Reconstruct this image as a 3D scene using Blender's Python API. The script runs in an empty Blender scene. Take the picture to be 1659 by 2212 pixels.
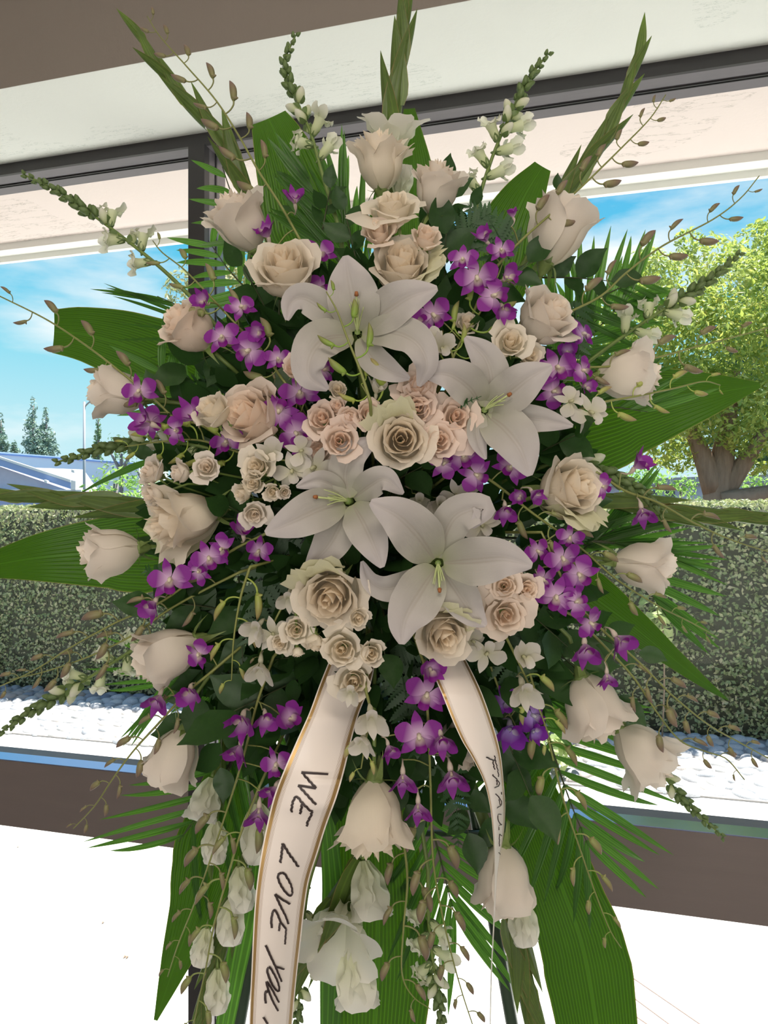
import bpy, math, random
import numpy as np
from mathutils import Vector, Matrix, Quaternion

# ------------------------------------------------------------------ camera
SC = bpy.context.scene
PI = math.pi
FOC, CX, HZ = 1660.0, 829.5, 1128.0          # focal length, principal column, horizon row of the 1659x2212 frame
TH = math.radians(16.02)                      # camera yaw against the window wall
EYE = np.array([0.0, 0.0, 1.90])
RV = np.array([math.cos(TH), math.sin(TH), 0.0])
FV = np.array([-math.sin(TH), math.cos(TH), 0.0])
UV = np.array([0.0, 0.0, 1.0])
cam_d = bpy.data.cameras.new('camera')
cam_d.sensor_fit = 'VERTICAL'
cam_d.sensor_height = 36.0
cam_d.lens = FOC / 2212.0 * 36.0
cam_d.shift_y = (HZ - 1106.0) / 2212.0
cam_d.clip_start, cam_d.clip_end = 0.02, 500
cam = bpy.data.objects.new('camera', cam_d)
SC.collection.objects.link(cam)
cam.location = EYE
cam.rotation_euler = (PI / 2, 0, TH)
SC.camera = cam
SC.view_settings.view_transform = 'Standard'
SC.view_settings.look = 'None'
SC.view_settings.gamma = 1
SC.view_settings.use_curve_mapping = False
SC.view_settings.exposure = 0.0
SC.cycles.max_bounces = 7
SC.cycles.diffuse_bounces = 4
SC.cycles.glossy_bounces = 2
SC.cycles.transmission_bounces = 4
SC.cycles.transparent_max_bounces = 8
SC.cycles.caustics_reflective = False
SC.cycles.caustics_refractive = False
SC.cycles.sample_clamp_indirect = 4.0

# ------------------------------------------------------------------ sky
wd = bpy.data.worlds.new('sky')
SC.world = wd
wd.use_nodes = True
nt = wd.node_tree
nt.nodes.clear()
wo = nt.nodes.new('ShaderNodeOutputWorld')
bg = nt.nodes.new('ShaderNodeBackground')
tc = nt.nodes.new('ShaderNodeTexCoord')
sp = nt.nodes.new('ShaderNodeSeparateXYZ')
ramp = nt.nodes.new('ShaderNodeValToRGB')
nt.links.new(tc.outputs['Generated'], sp.inputs[0])
nt.links.new(sp.outputs['Z'], ramp.inputs['Fac'])
cr = ramp.color_ramp
cr.elements[0].position = 0.0
cr.elements[0].color = (0.62, 0.86, 1.0, 1)
cr.elements[1].position = 1.0
cr.elements[1].color = (0.06, 0.26, 0.72, 1)
for p_, c_ in ((0.10, (0.62, 0.92, 1.0)), (0.20, (0.34, 0.80, 0.97)), (0.33, (0.13, 0.62, 0.93)), (0.5, (0.10, 0.46, 0.88))):
    e = cr.elements.new(p_)
    e.color = (*c_, 1)
mp = nt.nodes.new('ShaderNodeMapping')
mp.inputs['Scale'].default_value = (2.0, 2.0, 7.5)
mp.inputs['Location'].default_value = (3.1, 1.9, 0.25)
nz = nt.nodes.new('ShaderNodeTexNoise')
nz.inputs['Scale'].default_value = 1.15
nz.inputs['Detail'].default_value = 7
nz.inputs['Roughness'].default_value = 0.52
cl = nt.nodes.new('ShaderNodeValToRGB')
cl.color_ramp.elements[0].position = 0.50
cl.color_ramp.elements[0].color = (0, 0, 0, 1)
cl.color_ramp.elements[1].position = 0.66
cl.color_ramp.elements[1].color = (1, 1, 1, 1)
mx = nt.nodes.new('ShaderNodeMix')
mx.data_type = 'RGBA'
mx.inputs['B'].default_value = (1.05, 1.08, 1.1, 1)
nt.links.new(tc.outputs['Generated'], mp.inputs[0])
nt.links.new(mp.outputs[0], nz.inputs['Vector'])
nt.links.new(nz.outputs[0], cl.inputs[0])
nt.links.new(cl.outputs[0], mx.inputs['Factor'])
nt.links.new(ramp.outputs[0], mx.inputs['A'])
nt.links.new(mx.outputs['Result'], bg.inputs[0])
bg.inputs[1].default_value = 1.0
nt.links.new(bg.outputs[0], wo.inputs[0])

# ------------------------------------------------------------------ sun and added indoor fill lights
def aim(o, d):
    o.rotation_euler = Vector(d).to_track_quat('-Z', 'Y').to_euler()
sl = bpy.data.lights.new('sun', 'SUN')
sl.energy = 13.5
sl.color = (1.0, 0.95, 0.87)
sl.angle = math.radians(0.6)
so = bpy.data.objects.new('sun', sl)
SC.collection.objects.link(so)
aim(so, (-0.12, -0.30, -0.95))
def area(name, loc, d, sx, sy, power, col):
    l = bpy.data.lights.new(name, 'AREA')
    l.shape = 'RECTANGLE'
    l.size, l.size_y, l.energy, l.color = sx, sy, power, col
    o = bpy.data.objects.new(name, l)
    SC.collection.objects.link(o)
    o.location = loc
    aim(o, d)
    return o
area('room_fill_light', (0.6, -3.7, 1.35), (-0.05, 1, 0.08), 3.6, 1.7, 106, (1.0, 0.93, 0.87))  # added soft fill behind the camera, no window stands there
area('overhead_fill_light', (0.3, -0.6, 3.5), (0, 0.25, -1), 1.2, 0.6, 20, (1.0, 0.88, 0.76))  # added weak fill from overhead, no lamp is modelled

# ------------------------------------------------------------------ helpers
def P(px, py, d):
    """World point that lies d metres in front of the eye on the line through a pixel."""
    return EYE + d * (FV + (px - CX) / FOC * RV + (HZ - py) / FOC * UV)

def PP(pts):
    return np.array([P(*p) for p in pts])

def A3(*v):
    return np.array(v, float)

def norm(v):
    v = np.asarray(v, float)
    n = np.linalg.norm(v, axis=-1, keepdims=True)
    return v / np.maximum(n, 1e-9)

def view_dir(a, b, c):
    """Direction: a to the right, b up, c towards the viewer."""
    return norm(a * RV + b * UV - c * FV)

def spl(pts, n):
    """Catmull-Rom resampling of control points, any dimension, evenly in chord length."""
    p = np.asarray(pts, float)
    if p.ndim == 1:
        p = p[:, None]
    if len(p) == 2:
        t = np.linspace(0, 1, n)[:, None]
        return p[0] * (1 - t) + p[1] * t
    L = np.concatenate([[0], np.cumsum(np.linalg.norm(np.diff(p, axis=0), axis=1))])
    q = np.vstack([2 * p[0] - p[1], p, 2 * p[-1] - p[-2]])
    s = np.linspace(0, L[-1], n)
    k = np.clip(np.searchsorted(L, s, side='right') - 1, 0, len(p) - 2)
    t = ((s - L[k]) / np.maximum(L[k + 1] - L[k], 1e-9))[:, None]
    a, b, c, d = q[k], q[k + 1], q[k + 2], q[k + 3]
    return 0.5 * ((2 * b) + (-a + c) * t + (2 * a - 5 * b + 4 * c - d) * t ** 2 + (-a + 3 * b - 3 * c + d) * t ** 3)

def grid_faces(nu, nv, wrap=False):
    """nv rows of nu vertices."""
    i = np.arange(nu if wrap else nu - 1)
    j = np.arange(nv - 1)
    I, J = np.meshgrid(i, j)
    I, J = I.ravel(), J.ravel()
    K = (I + 1) % nu
    return np.stack([J * nu + I, J * nu + K, (J + 1) * nu + K, (J + 1) * nu + I], 1)

class MB:
    """Collects quads with per-vertex attributes (a: along, c: across, k: tone) and material indices."""
    def __init__(s):
        s.V, s.F, s.A, s.M, s.n = [], [], [], [], 0
    def add(s, V, F, a=0.0, c=0.0, k=0.0, m=0):
        V = np.asarray(V, float).reshape(-1, 3)
        F = np.asarray(F, int).reshape(-1, 4)
        s.V.append(V)
        s.F.append(F + s.n)
        at = np.zeros((len(V), 3))
        at[:, 0], at[:, 1], at[:, 2] = a, c, k
        s.A.append(at)
        s.M.append(np.full(len(F), m))
        s.n += len(V)
        return s
    def mesh(s, name, mats, smooth=True):
        V, F, A, M = np.concatenate(s.V), np.concatenate(s.F), np.concatenate(s.A), np.concatenate(s.M)
        me = bpy.data.meshes.new(name)
        me.vertices.add(len(V))
        me.vertices.foreach_set('co', V.astype(np.float32).ravel())
        me.loops.add(len(F) * 4)
        me.loops.foreach_set('vertex_index', F.astype(np.int32).ravel())
        me.polygons.add(len(F))
        me.polygons.foreach_set('loop_start', np.arange(0, len(F) * 4, 4, dtype=np.int32))
        me.polygons.foreach_set('loop_total', np.full(len(F), 4, np.int32))
        if not isinstance(mats, (list, tuple)):
            mats = [mats]
        for m in mats:
            me.materials.append(m)
        me.polygons.foreach_set('material_index', M.astype(np.int32))
        me.polygons.foreach_set('use_smooth', np.full(len(F), smooth))
        for i, nm in enumerate('ack'):
            if np.any(A[:, i]):
                at = me.attributes.new('t_' + nm, 'FLOAT', 'POINT')
                at.data.foreach_set('value', A[:, i].astype(np.float32))
        me.update(calc_edges=True)
        return me

def box_vf(x0, x1, y0, y1, z0, z1):
    V = np.array([(x, y, z) for z in (z0, z1) for y in (y0, y1) for x in (x0, x1)], float)
    F = [(0, 2, 3, 1), (4, 5, 7, 6), (0, 1, 5, 4), (2, 6, 7, 3), (0, 4, 6, 2), (1, 3, 7, 5)]
    return V, np.array(F)

def frame_vectors(pts, up=None):
    T = norm(np.gradient(pts, axis=0))
    up = -FV if up is None else np.asarray(up, float)
    S = np.cross(T, up)
    bad = np.linalg.norm(S, axis=1) < 0.05
    S[bad] = np.cross(T[bad], A3(0.3, 0.2, 0.93))
    S = norm(S)
    return T, S, np.cross(S, T)

def tube_vf(pts, rad, k=6, up=None):
    pts = np.asarray(pts, float)
    n = len(pts)
    rad = np.broadcast_to(np.asarray(rad, float), (n,))
    T, S, N = frame_vectors(pts, up)
    a = np.arange(k) * 2 * PI / k
    ring = np.cos(a)[None, :, None] * S[:, None] + np.sin(a)[None, :, None] * N[:, None]
    V = pts[:, None] + ring * rad[:, None, None]
    V = np.concatenate([V.reshape(-1, 3)])
    F = grid_faces(k, n, True)
    # close the ends with collapsed rings
    V = np.concatenate([V, np.repeat(pts[:1], k, 0), np.repeat(pts[-1:], k, 0)])
    i = np.arange(k)
    j = (i + 1) % k
    c0 = np.stack([n * k + j * 0 + i, n * k + j, j, i], 1)
    b = (n - 1) * k
    c1 = np.stack([b + i, b + j, (n + 1) * k + j, (n + 1) * k + i], 1)
    return V, np.concatenate([F, c0, c1])

def loft_vf(pts, rad, k=8, flat=1.0, up=None):
    return tube_vf(pts, rad, k, up)

def sheet_vf(pts, width, na=5, cup=0.0, side=None, fold=0.0, ripple=0.0, rip_n=6, roll=0.0, seed=0, wedge=None):
    """A blade along pts. width: half width per sample. cup/fold bend it across. roll turns it about the spine."""
    pts = np.asarray(pts, float)
    n = len(pts)
    width = np.broadcast_to(np.asarray(width, float), (n,))
    T, S, N = frame_vectors(pts, side)
    roll = np.broadcast_to(np.asarray(roll, float), (n,))[:, None]
    S2 = S * np.cos(roll) + N * np.sin(roll)
    N2 = -S * np.sin(roll) + N * np.cos(roll)
    u = np.linspace(-1, 1, na)
    cup = np.broadcast_to(np.asarray(cup, float), (n,))
    r = np.random.RandomState(seed)
    ph = r.rand(2) * 6
    t = np.linspace(0, 1, n)
    V = np.zeros((n, na, 3))
    for j, uu in enumerate(u):
        h = cup * uu * uu + fold * abs(uu)
        if ripple:
            h = h + ripple * abs(uu) ** 3 * np.sin(t * rip_n * 2 * PI + ph[0 if uu < 0 else 1]) * np.sin(PI * t) ** 0.4
        V[:, j] = pts + S2 * (uu * width)[:, None] + N2 * (h * width)[:, None]
    a = np.repeat(t, na)
    c = np.tile(u, n)
    return V.reshape(-1, 3), grid_faces(na, n), a, c

COL = SC.collection
def link(o, parent=None):
    COL.objects.link(o)
    if parent is not None:
        o.parent = parent
    return o

def obj(name, me, parent=None, loc=None, mat=None, color=None):
    o = bpy.data.objects.new(name, me)
    link(o, parent)
    if mat is not None:
        o.matrix_local = Matrix(mat)
    elif loc is not None:
        o.location = Vector(loc)
    if color is not None:
        o.color = (*color, 1)
    return o

def tag(o, label=None, cat=None, group=None, kind=None):
    if label: o['label'] = label
    if cat: o['category'] = cat
    if group: o['group'] = group
    if kind: o['kind'] = kind
    return o

def thing(name, label, cat, loc, group=None):
    o = bpy.data.objects.new(name, None)
    o.empty_display_size = 0.02
    link(o)
    o.location = Vector(loc)
    return tag(o, label, cat, group)

def struct(name, me, parent=None, loc=None):
    o = obj(name, me, parent, loc)
    if parent is None:
        o['kind'] = 'structure'
    return o

def place(loc, z, scale=1.0, spin=0.0, x=None, squash=1.0):
    """4x4 that sends local +Z to direction z; x: a hint for local +X."""
    z = norm(z)
    h = A3(*x) if x is not None else (A3(0, 0, 1) if abs(z[2]) < 0.9 else RV)
    xx = h - z * (h @ z)
    if np.linalg.norm(xx) < 1e-3:
        xx = A3(0.3, 0.9, 0.2) - z * (A3(0.3, 0.9, 0.2) @ z)
    xx = norm(xx)
    yy = np.cross(z, xx)
    c, s = math.cos(spin), math.sin(spin)
    X, Y = xx * c + yy * s, -xx * s + yy * c
    M = np.eye(4)
    M[:3, 0], M[:3, 1], M[:3, 2], M[:3, 3] = X * scale, Y * scale, z * scale * squash, loc
    return M

# ------------------------------------------------------------------ materials
def mat_new(name):
    m = bpy.data.materials.new(name)
    m.use_nodes = True
    t = m.node_tree
    for n in list(t.nodes):
        t.nodes.remove(n)
    return m, t

class N:
    """Tiny node-building helper."""
    def __init__(s, t): s.t = t
    def new(s, ty, **kw):
        n = s.t.nodes.new(ty)
        for k, v in kw.items():
            setattr(n, k, v)
        return n
    def l(s, a, b): s.t.links.new(a, b)
    def attr(s, name):
        n = s.new('ShaderNodeAttribute')
        n.attribute_name = name
        return n.outputs['Fac']
    def math(s, op, a, b=None, c=None, clamp=False):
        n = s.new('ShaderNodeMath', operation=op, use_clamp=clamp)
        for i, v in enumerate((a, b, c)):
            if v is None: continue
            if isinstance(v, (int, float)): n.inputs[i].default_value = v
            else: s.l(v, n.inputs[i])
        return n.outputs[0]
    def mix(s, f, a, b, mode='MIX'):
        n = s.new('ShaderNodeMix', data_type='RGBA', blend_type=mode)
        for k, v in (('Factor', f), ('A', a), ('B', b)):
            i = n.inputs[k]
            if isinstance(v, (int, float)): i.default_value = v
            elif isinstance(v, tuple): i.default_value = (*v, 1) if len(v) == 3 else v
            else: s.l(v, i)
        return n.outputs['Result']
    def noise(s, scale, detail=3, rough=0.5, vec=None, obj=True, stretch=None):
        n = s.new('ShaderNodeTexNoise')
        n.inputs['Scale'].default_value = scale
        n.inputs['Detail'].default_value = detail
        n.inputs['Roughness'].default_value = rough
        if vec is None:
            c = s.new('ShaderNodeTexCoord')
            vec = c.outputs['Object'] if obj else c.outputs['Generated']
        if stretch:
            m = s.new('ShaderNodeMapping')
            m.inputs['Scale'].default_value = stretch
            s.l(vec, m.inputs[0])
            vec = m.outputs[0]
        s.l(vec, n.inputs['Vector'])
        return n.outputs[0]
    def ramp(s, f, stops):
        n = s.new('ShaderNodeValToRGB')
        e = n.color_ramp.elements
        while len(e) > 1:
            e.remove(e[-1])
        e[0].position, e[0].color = stops[0][0], (*stops[0][1], 1)
        for p, c in stops[1:]:
            x = e.new(p)
            x.color = (*c, 1)
        s.l(f, n.inputs[0])
        return n.outputs[0]
    def bump(s, h, strength=0.3, dist=0.01):
        n = s.new('ShaderNodeBump')
        n.inputs['Strength'].default_value = strength
        n.inputs['Distance'].default_value = dist
        s.l(h, n.inputs['Height'])
        return n.outputs[0]
    def out(s, sh):
        o = s.new('ShaderNodeOutputMaterial')
        s.l(sh, o.inputs[0])
    def pbsdf(s, col, rough=0.6, metal=0.0, spec=0.5, normal=None):
        b = s.new('ShaderNodeBsdfPrincipled')
        for k, v in (('Base Color', col), ('Roughness', rough), ('Metallic', metal), ('Specular IOR Level', spec)):
            i = b.inputs[k]
            if isinstance(v, (int, float)): i.default_value = v
            elif isinstance(v, tuple): i.default_value = (*v, 1)
            else: s.l(v, i)
        if normal is not None: s.l(normal, b.inputs['Normal'])
        return b.outputs[0]
    def thin(s, front, trans_col, f, normal=None):
        """front shader mixed with translucent light from behind."""
        tb = s.new('ShaderNodeBsdfTranslucent')
        if isinstance(trans_col, tuple): tb.inputs[0].default_value = (*trans_col, 1)
        else: s.l(trans_col, tb.inputs[0])
        m = s.new('ShaderNodeMixShader')
        m.inputs[0].default_value = f
        s.l(front, m.inputs[1])
        s.l(tb.outputs[0], m.inputs[2])
        return m.outputs[0]

def simple(name, col, rough=0.6, metal=0.0, spec=0.5, var=0.0, vscale=20, bump=0.0, bscale=80, stretch=None):
    m, t = mat_new(name)
    n = N(t)
    c = col
    if var:
        f = n.noise(vscale, 4, 0.6, stretch=stretch)
        c = n.mix(f, tuple(x * (1 - var) for x in col), tuple(min(1, x * (1 + var)) for x in col))
    nb = n.bump(n.noise(bscale, 4, 0.6, stretch=stretch), bump, 0.005) if bump else None
    n.out(n.pbsdf(c, rough, metal, spec, nb))
    return m

def plaster(name, col, crack_col, amount, scale, stretch):
    """Painted plaster with fine drawn-out cracks and flakes."""
    m, t = mat_new(name)
    n = N(t)
    f = n.noise(scale, 6, 0.62, stretch=stretch)
    g = n.noise(scale * 0.22, 2, 0.5)
    edge = n.math('ABSOLUTE', n.math('SUBTRACT', f, 0.5))
    line = n.math('LESS_THAN', edge, amount)
    mask = n.math('GREATER_THAN', g, 0.53)
    k = n.math('MULTIPLY', line, mask)
    tone = n.mix(n.noise(1.7, 3, 0.5), tuple(x * 0.93 for x in col), col)
    c = n.mix(n.math('MULTIPLY', k, 0.55), tone, crack_col)
    nb = n.bump(n.math('ADD', n.noise(60, 3, 0.6), n.math('MULTIPLY', k, -0.6)), 0.25, 0.004)
    n.out(n.pbsdf(c, 0.8, 0, 0.2, nb))
    return m
# ------------------------------------------------------------------ the room and the window wall
M_BULK = simple('brown_painted_plaster', (0.27, 0.235, 0.205), 0.75, 0, 0.3, 0.06, 3, 0.35, 55, (1, 1, 0.5))
M_SOFFIT = plaster('white_flaking_paint', (0.76, 0.78, 0.74), (0.36, 0.42, 0.38), 0.006, 7, (1, 7, 1))
M_EAVE = plaster('cream_cracked_stucco', (0.73, 0.64, 0.61), (0.36, 0.33, 0.30), 0.010, 5.5, (1, 4, 1))
M_FASCIA = simple('white_fascia_paint', (0.82, 0.82, 0.78), 0.7, 0, 0.3, 0.05, 8)
M_BRONZE = simple('dark_bronze_aluminium', (0.028, 0.026, 0.027), 0.42, 0.0, 0.5, 0.15, 12)
M_GREYAL = simple('grey_anodised_aluminium', (0.20, 0.185, 0.20), 0.35, 0.55, 0.5, 0.08, 9, 0, 0, (1, 12, 12))
M_RAIL = simple('brown_grey_rail_paint', (0.175, 0.145, 0.135), 0.45, 0.0, 0.4, 0.10, 6, 0.05, 40, (0.4, 4, 4))
M_RAILTOP = simple('polished_sky_tint_rail_top', (0.34, 0.42, 0.70), 0.14, 0.9, 0.5)  # blue tint paints the sky's reflection into the metal colour
M_GASKET = simple('black_rubber_gasket', (0.012, 0.012, 0.013), 0.5)
M_ROOMWALL = simple('warm_room_paint', (0.62, 0.57, 0.52), 0.85, 0, 0.2, 0.04, 2)
M_FLOOR = simple('pale_grey_floor', (0.50, 0.47, 0.44), 0.95, 0, 0.1, 0.2, 60, 0.4, 300)
M_CONC = simple('pale_sunlit_concrete', (0.74, 0.73, 0.70), 0.85, 0, 0.2, 0.06, 5, 0.1, 60)
M_SOIL = simple('dark_leafy_soil', (0.12, 0.095, 0.07), 0.95, 0, 0.1, 0.4, 9, 0.6, 40)

m_glass, t_ = mat_new('window_glass')
n_ = N(t_)
tr = n_.new('ShaderNodeBsdfTransparent')
tr.inputs[0].default_value = (0.96, 0.975, 0.97, 1)
gl = n_.new('ShaderNodeBsdfGlossy')
gl.inputs['Roughness'].default_value = 0.0
fr = n_.new('ShaderNodeFresnel')
fr.inputs[0].default_value = 1.14
ms = n_.new('ShaderNodeMixShader')
ge = n_.new('ShaderNodeNewGeometry')
n_.l(n_.math('MULTIPLY', fr.outputs[0], n_.math('SUBTRACT', 1.0, ge.outputs['Backfacing'])), ms.inputs[0]); n_.l(tr.outputs[0], ms.inputs[1]); n_.l(gl.outputs[0], ms.inputs[2])
n_.out(ms.outputs[0])

WY = 2.21
Z = lambda v: EYE[2] + v
def boxes(name, mat, *bs, parent=None, smooth=False, kind=True):
    b = MB()
    for q in bs:
        b.add(*box_vf(*q))
    me = b.mesh(name, mat, smooth)
    return struct(name, me, parent) if kind else obj(name, me, parent)

X0, X1 = -7.0, 4.2
boxes('floor', M_FLOOR, (X0, X1, -4.2, WY + 0.14, -0.06, 0.0))
boxes('wall_back', M_ROOMWALL, (X0, X1, -4.3, -4.2, 0, 3.65))
boxes('wall_left', M_ROOMWALL, (X0 - 0.1, X0, -4.3, WY + 0.14, 0, 3.65))
boxes('wall_right', M_ROOMWALL, (X1, X1 + 0.1, -4.3, WY + 0.14, 0, 3.65))
boxes('ceiling', M_ROOMWALL, (X0, X1, -4.3, WY + 0.3, 3.65, 3.75))
boxes('wall_front', M_BULK, (X0, X1, 1.825, 1.90, Z(1.25), 3.65))          # bulkhead over the window recess
boxes('trim_1', M_SOFFIT, (X0, X1, 1.826, WY + 0.001, Z(1.2495), Z(1.30)))  # white recess soffit

# window: head, mullions, rail, sill, panes, all pieces of window_1
win = boxes('window_1', M_BRONZE, (X0, X1, WY, WY + 0.012, Z(1.212), Z(1.25)))
boxes('window_head', M_GREYAL, (X0, X1, WY + 0.012, WY + 0.14, Z(1.213), Z(1.25)), parent=win)
boxes('glazing_gasket', M_GASKET, (X0, X1, WY + 0.068, WY + 0.074, Z(1.2085), Z(1.2135)),
      (X0, X1, WY + 0.080, WY + 0.083, Z(1.2085), Z(1.2135)), parent=win)
for i, x in enumerate((-6.2, -3.80, -1.291, 1.22, 3.5)):
    boxes('mullion', M_BRONZE, (x, x + 0.058, WY - 0.002, WY + 0.03, 0.0, Z(1.212)), parent=win)
    boxes('mullion_reveal', M_GREYAL, (x, x + 0.0575, WY + 0.03, WY + 0.14, 0.0, Z(1.2125)), parent=win)
    boxes('mullion_gasket', M_GASKET, (x - 0.002, x + 0.0605, WY + 0.070, WY + 0.078, 0.0, Z(1.212)), parent=win)
xs = (X0, -6.2, -3.80, -1.291, 1.22, 3.5, X1)
for i in range(6):
    a_, b_ = xs[i] + (0.058 if i else 0), xs[i + 1]
    boxes('rail', M_RAIL, (a_, b_, WY, WY + 0.14, Z(-1.058), Z(-0.831)), parent=win)
    boxes('rail_top', M_RAILTOP, (a_, b_, WY + 0.002, WY + 0.072, Z(-0.831), Z(-0.828)), parent=win)
    g_ = boxes('pane', m_glass, (a_, b_, WY + 0.073, WY + 0.077, Z(-0.828), Z(1.21)), parent=win)
    g_ = boxes('pane', m_glass, (a_, b_, WY + 0.073, WY + 0.077, 0.03, Z(-1.058)), parent=win)
boxes('window_sill', M_BRONZE, (X0, X1, WY, WY + 0.14, 0.0, 0.03), parent=win)

# eaves outside
boxes('trim_2', M_EAVE, (-14, 7, WY + 0.14, 3.0, Z(1.32), Z(1.40)), (-14, 7, WY + 0.14, WY + 0.16, Z(1.25), Z(1.33)))
boxes('trim_3', M_FASCIA, (-14, 7, 3.0, 3.075, Z(1.288), Z(1.46)), (-14, 7, 3.075, 3.10, Z(1.262), Z(1.50)))

# ------------------------------------------------------------------ outside ground
boxes('ground', M_SOIL, (-60, 60, 7.27, 120, -0.12, -0.02))
walk = boxes('pavement', M_CONC, (-17, 9, WY + 0.14, 5.70, -0.1, 0.0))
def gpt(px, py):
    d = FOC * EYE[2] / (py - HZ)
    return P(px, py, d)
for (a_, b_) in (((1357, 2106), (1520, 2218)), ((1365, 2153), (1450, 2216)), ((1365, 2190), (1400, 2214))):
    p_, q_ = gpt(*a_), gpt(*b_)
    s_ = norm(np.cross(q_ - p_, UV)) * 0.0025
    bb = MB()
    V_ = np.array([p_ - s_, p_ + s_, q_ + s_, q_ - s_])
    V_ = np.concatenate([V_ * [1, 1, 0] + [0, 0, 0.0], V_ * [1, 1, 0] + [0, 0, 0.0025]])
    bb.add(V_, [(0, 1, 5, 4), (1, 2, 6, 5), (2, 3, 7, 6), (3, 0, 4, 7), (4, 5, 6, 7)])
    obj('pavement_joint', bb.mesh('pavement_joint', simple('pinkish_joint_grit', (0.32, 0.22, 0.20), 0.9), False), walk)
# a few dry leaves on the pavement
for (px, py) in ((8, 1782), (40, 1830), (223, 1994), (270, 2068), (275, 2069)):
    v_, f_, a_, c_ = sheet_vf(np.array([[0, -0.012, 0.003], [0, 0, 0.006], [0, 0.012, 0.003]]), [0.001, 0.005, 0.001], 3, 0.3, side=(0, 0, 1))
    q_ = gpt(px, py)
    obj('fallen_leaf', MB().add(v_, f_).mesh('fallen_leaf', simple('dry_leaf', (0.25, 0.17, 0.12), 0.9)), walk, loc=(q_[0], q_[1], 0.0))

# cobbles set in a bed in front of the hedge
bed = boxes('cobble_bed', simple('grey_bed_mortar', (0.34, 0.32, 0.31), 0.95, 0, 0.1, 0.2, 20, 0.5, 60), (-17, 9, 5.70, 7.33, -0.1, 0.012))
def cobble_mesh(seed, mat):
    r = np.random.RandomState(seed)
    nu, nv = 10, 5
    th = np.linspace(0, 2 * PI, nu, endpoint=False)
    V = []
    for j in range(nv):
        ph = j / (nv - 1) * PI / 2
        for t in th:
            k = 1 + 0.16 * math.sin(2 * t + seed) + 0.10 * math.sin(3 * t + seed * 2.1)
            V.append((math.cos(t) * math.cos(ph) * k * (1 if j else 1.0) if j < nv - 1 else 0, math.sin(t) * math.cos(ph) * k * 0.8 if j < nv - 1 else 0, math.sin(ph) ** 0.8 * 0.55))
    return MB().add(V, grid_faces(nu, nv, True)).mesh('cobble', mat)
m_cob, t_ = mat_new('river_cobble')
n_ = N(t_)
oi = n_.new('ShaderNodeObjectInfo')
n_.out(n_.pbsdf(n_.mix(n_.noise(14, 4, 0.6), (0.75, 0.75, 0.75), oi.outputs['Color'], 'MULTIPLY'), 0.6, 0, 0.4))
m_cobs, t_ = mat_new('river_cobble_mass')
n_ = N(t_)
n_.out(n_.pbsdf(n_.ramp(n_.attr('t_k'), [(0, (0.20, 0.22, 0.28)), (0.5, (0.36, 0.34, 0.33)), (1, (0.42, 0.33, 0.27))]), 0.6))
cms = [cobble_mesh(s, m_cob) for s in range(5)]
r_ = np.random.RandomState(5)
cob = []
for y in np.arange(5.77, 7.27, 0.135):
    for x in np.arange(-10.5, 4.0, 0.16):
        xx, yy = x + r_.uniform(-0.035, 0.035) + (0.06 if int(y * 100) % 2 else 0), y + r_.uniform(-0.03, 0.03)
        v = A3(xx, yy, 0) - EYE
        d = v @ FV
        px = CX + FOC * (v @ RV) / d
        cob.append((abs(px - 829) if False else (0 if (px < 480 or px > 1280) and -60 < px < 1720 else 1), d, xx, yy))
cob.sort()
mass = MB()
pal = [(0.20, 0.23, 0.30), (0.40, 0.38, 0.37), (0.28, 0.27, 0.30), (0.42, 0.32, 0.25), (0.50, 0.46, 0.42), (0.24, 0.26, 0.31)]
for k, (w_, d_, x_, y_) in enumerate(cob):
    s_ = r_.uniform(0.062, 0.092)
    a_ = r_.uniform(0, PI)
    if k < 290:
        M_ = Matrix.Translation((x_, y_, 0.005)) @ Matrix.Rotation(a_, 4, 'Z') @ Matrix.Diagonal((s_, s_, s_ * r_.uniform(0.8, 1.1), 1))
        obj('cobble', cms[k % 5], bed, mat=M_, color=pal[r_.randint(len(pal))])
    else:
        V_ = np.empty(len(cms[0].vertices) * 3, np.float32)
        cms[k % 5].vertices.foreach_get('co', V_)
        V_ = V_.reshape(-1, 3) * s_
        c_, q_ = math.cos(a_), math.sin(a_)
        V_ = np.stack([V_[:, 0] * c_ - V_[:, 1] * q_ + x_, V_[:, 0] * q_ + V_[:, 1] * c_ + y_, V_[:, 2] + 0.005], 1)
        mass.add(V_, grid_faces(10, 5, True), k=r_.rand())
tag(obj('cobbles', mass.mesh('cobbles', m_cobs), bed), kind='stuff')

# ------------------------------------------------------------------ leaves for hedge and trees
def leaf_mat(name, stops, trans, f=0.3, scale=1.5, rough=0.5):
    m, t = mat_new(name)
    n = N(t)
    c = n.ramp(n.math('ADD', n.math('MULTIPLY', n.noise(scale, 3, 0.6), 0.55), n.math('MULTIPLY', n.attr('t_k'), 0.45)), stops)
    n.out(n.thin(n.pbsdf(c, rough, 0, 0.4), n.mix(0.6, c, trans), f))
    return m

def leaf_cloud(mb, C, Nrm, size, seed, aspect=0.5):
    """One bent leaf (a quad pair folded as one quad) per point."""
    r = np.random.RandomState(seed)
    n = len(C)
    Nn = norm(Nrm + r.normal(0, 0.65, (n, 3)))
    T = norm(np.cross(Nn, r.normal(0, 1, (n, 3))))
    B = np.cross(Nn, T)
    s = (size * r.uniform(0.6, 1.3, n))[:, None]
    V = np.stack([C - T * s, C + B * s * aspect + Nn * s * 0.15, C + T * s, C - B * s * aspect + Nn * s * 0.15], 1)
    F = np.arange(n * 4).reshape(-1, 4)
    mb.add(V.reshape(-1, 3), F, k=np.repeat(r.rand(n), 4))

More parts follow.
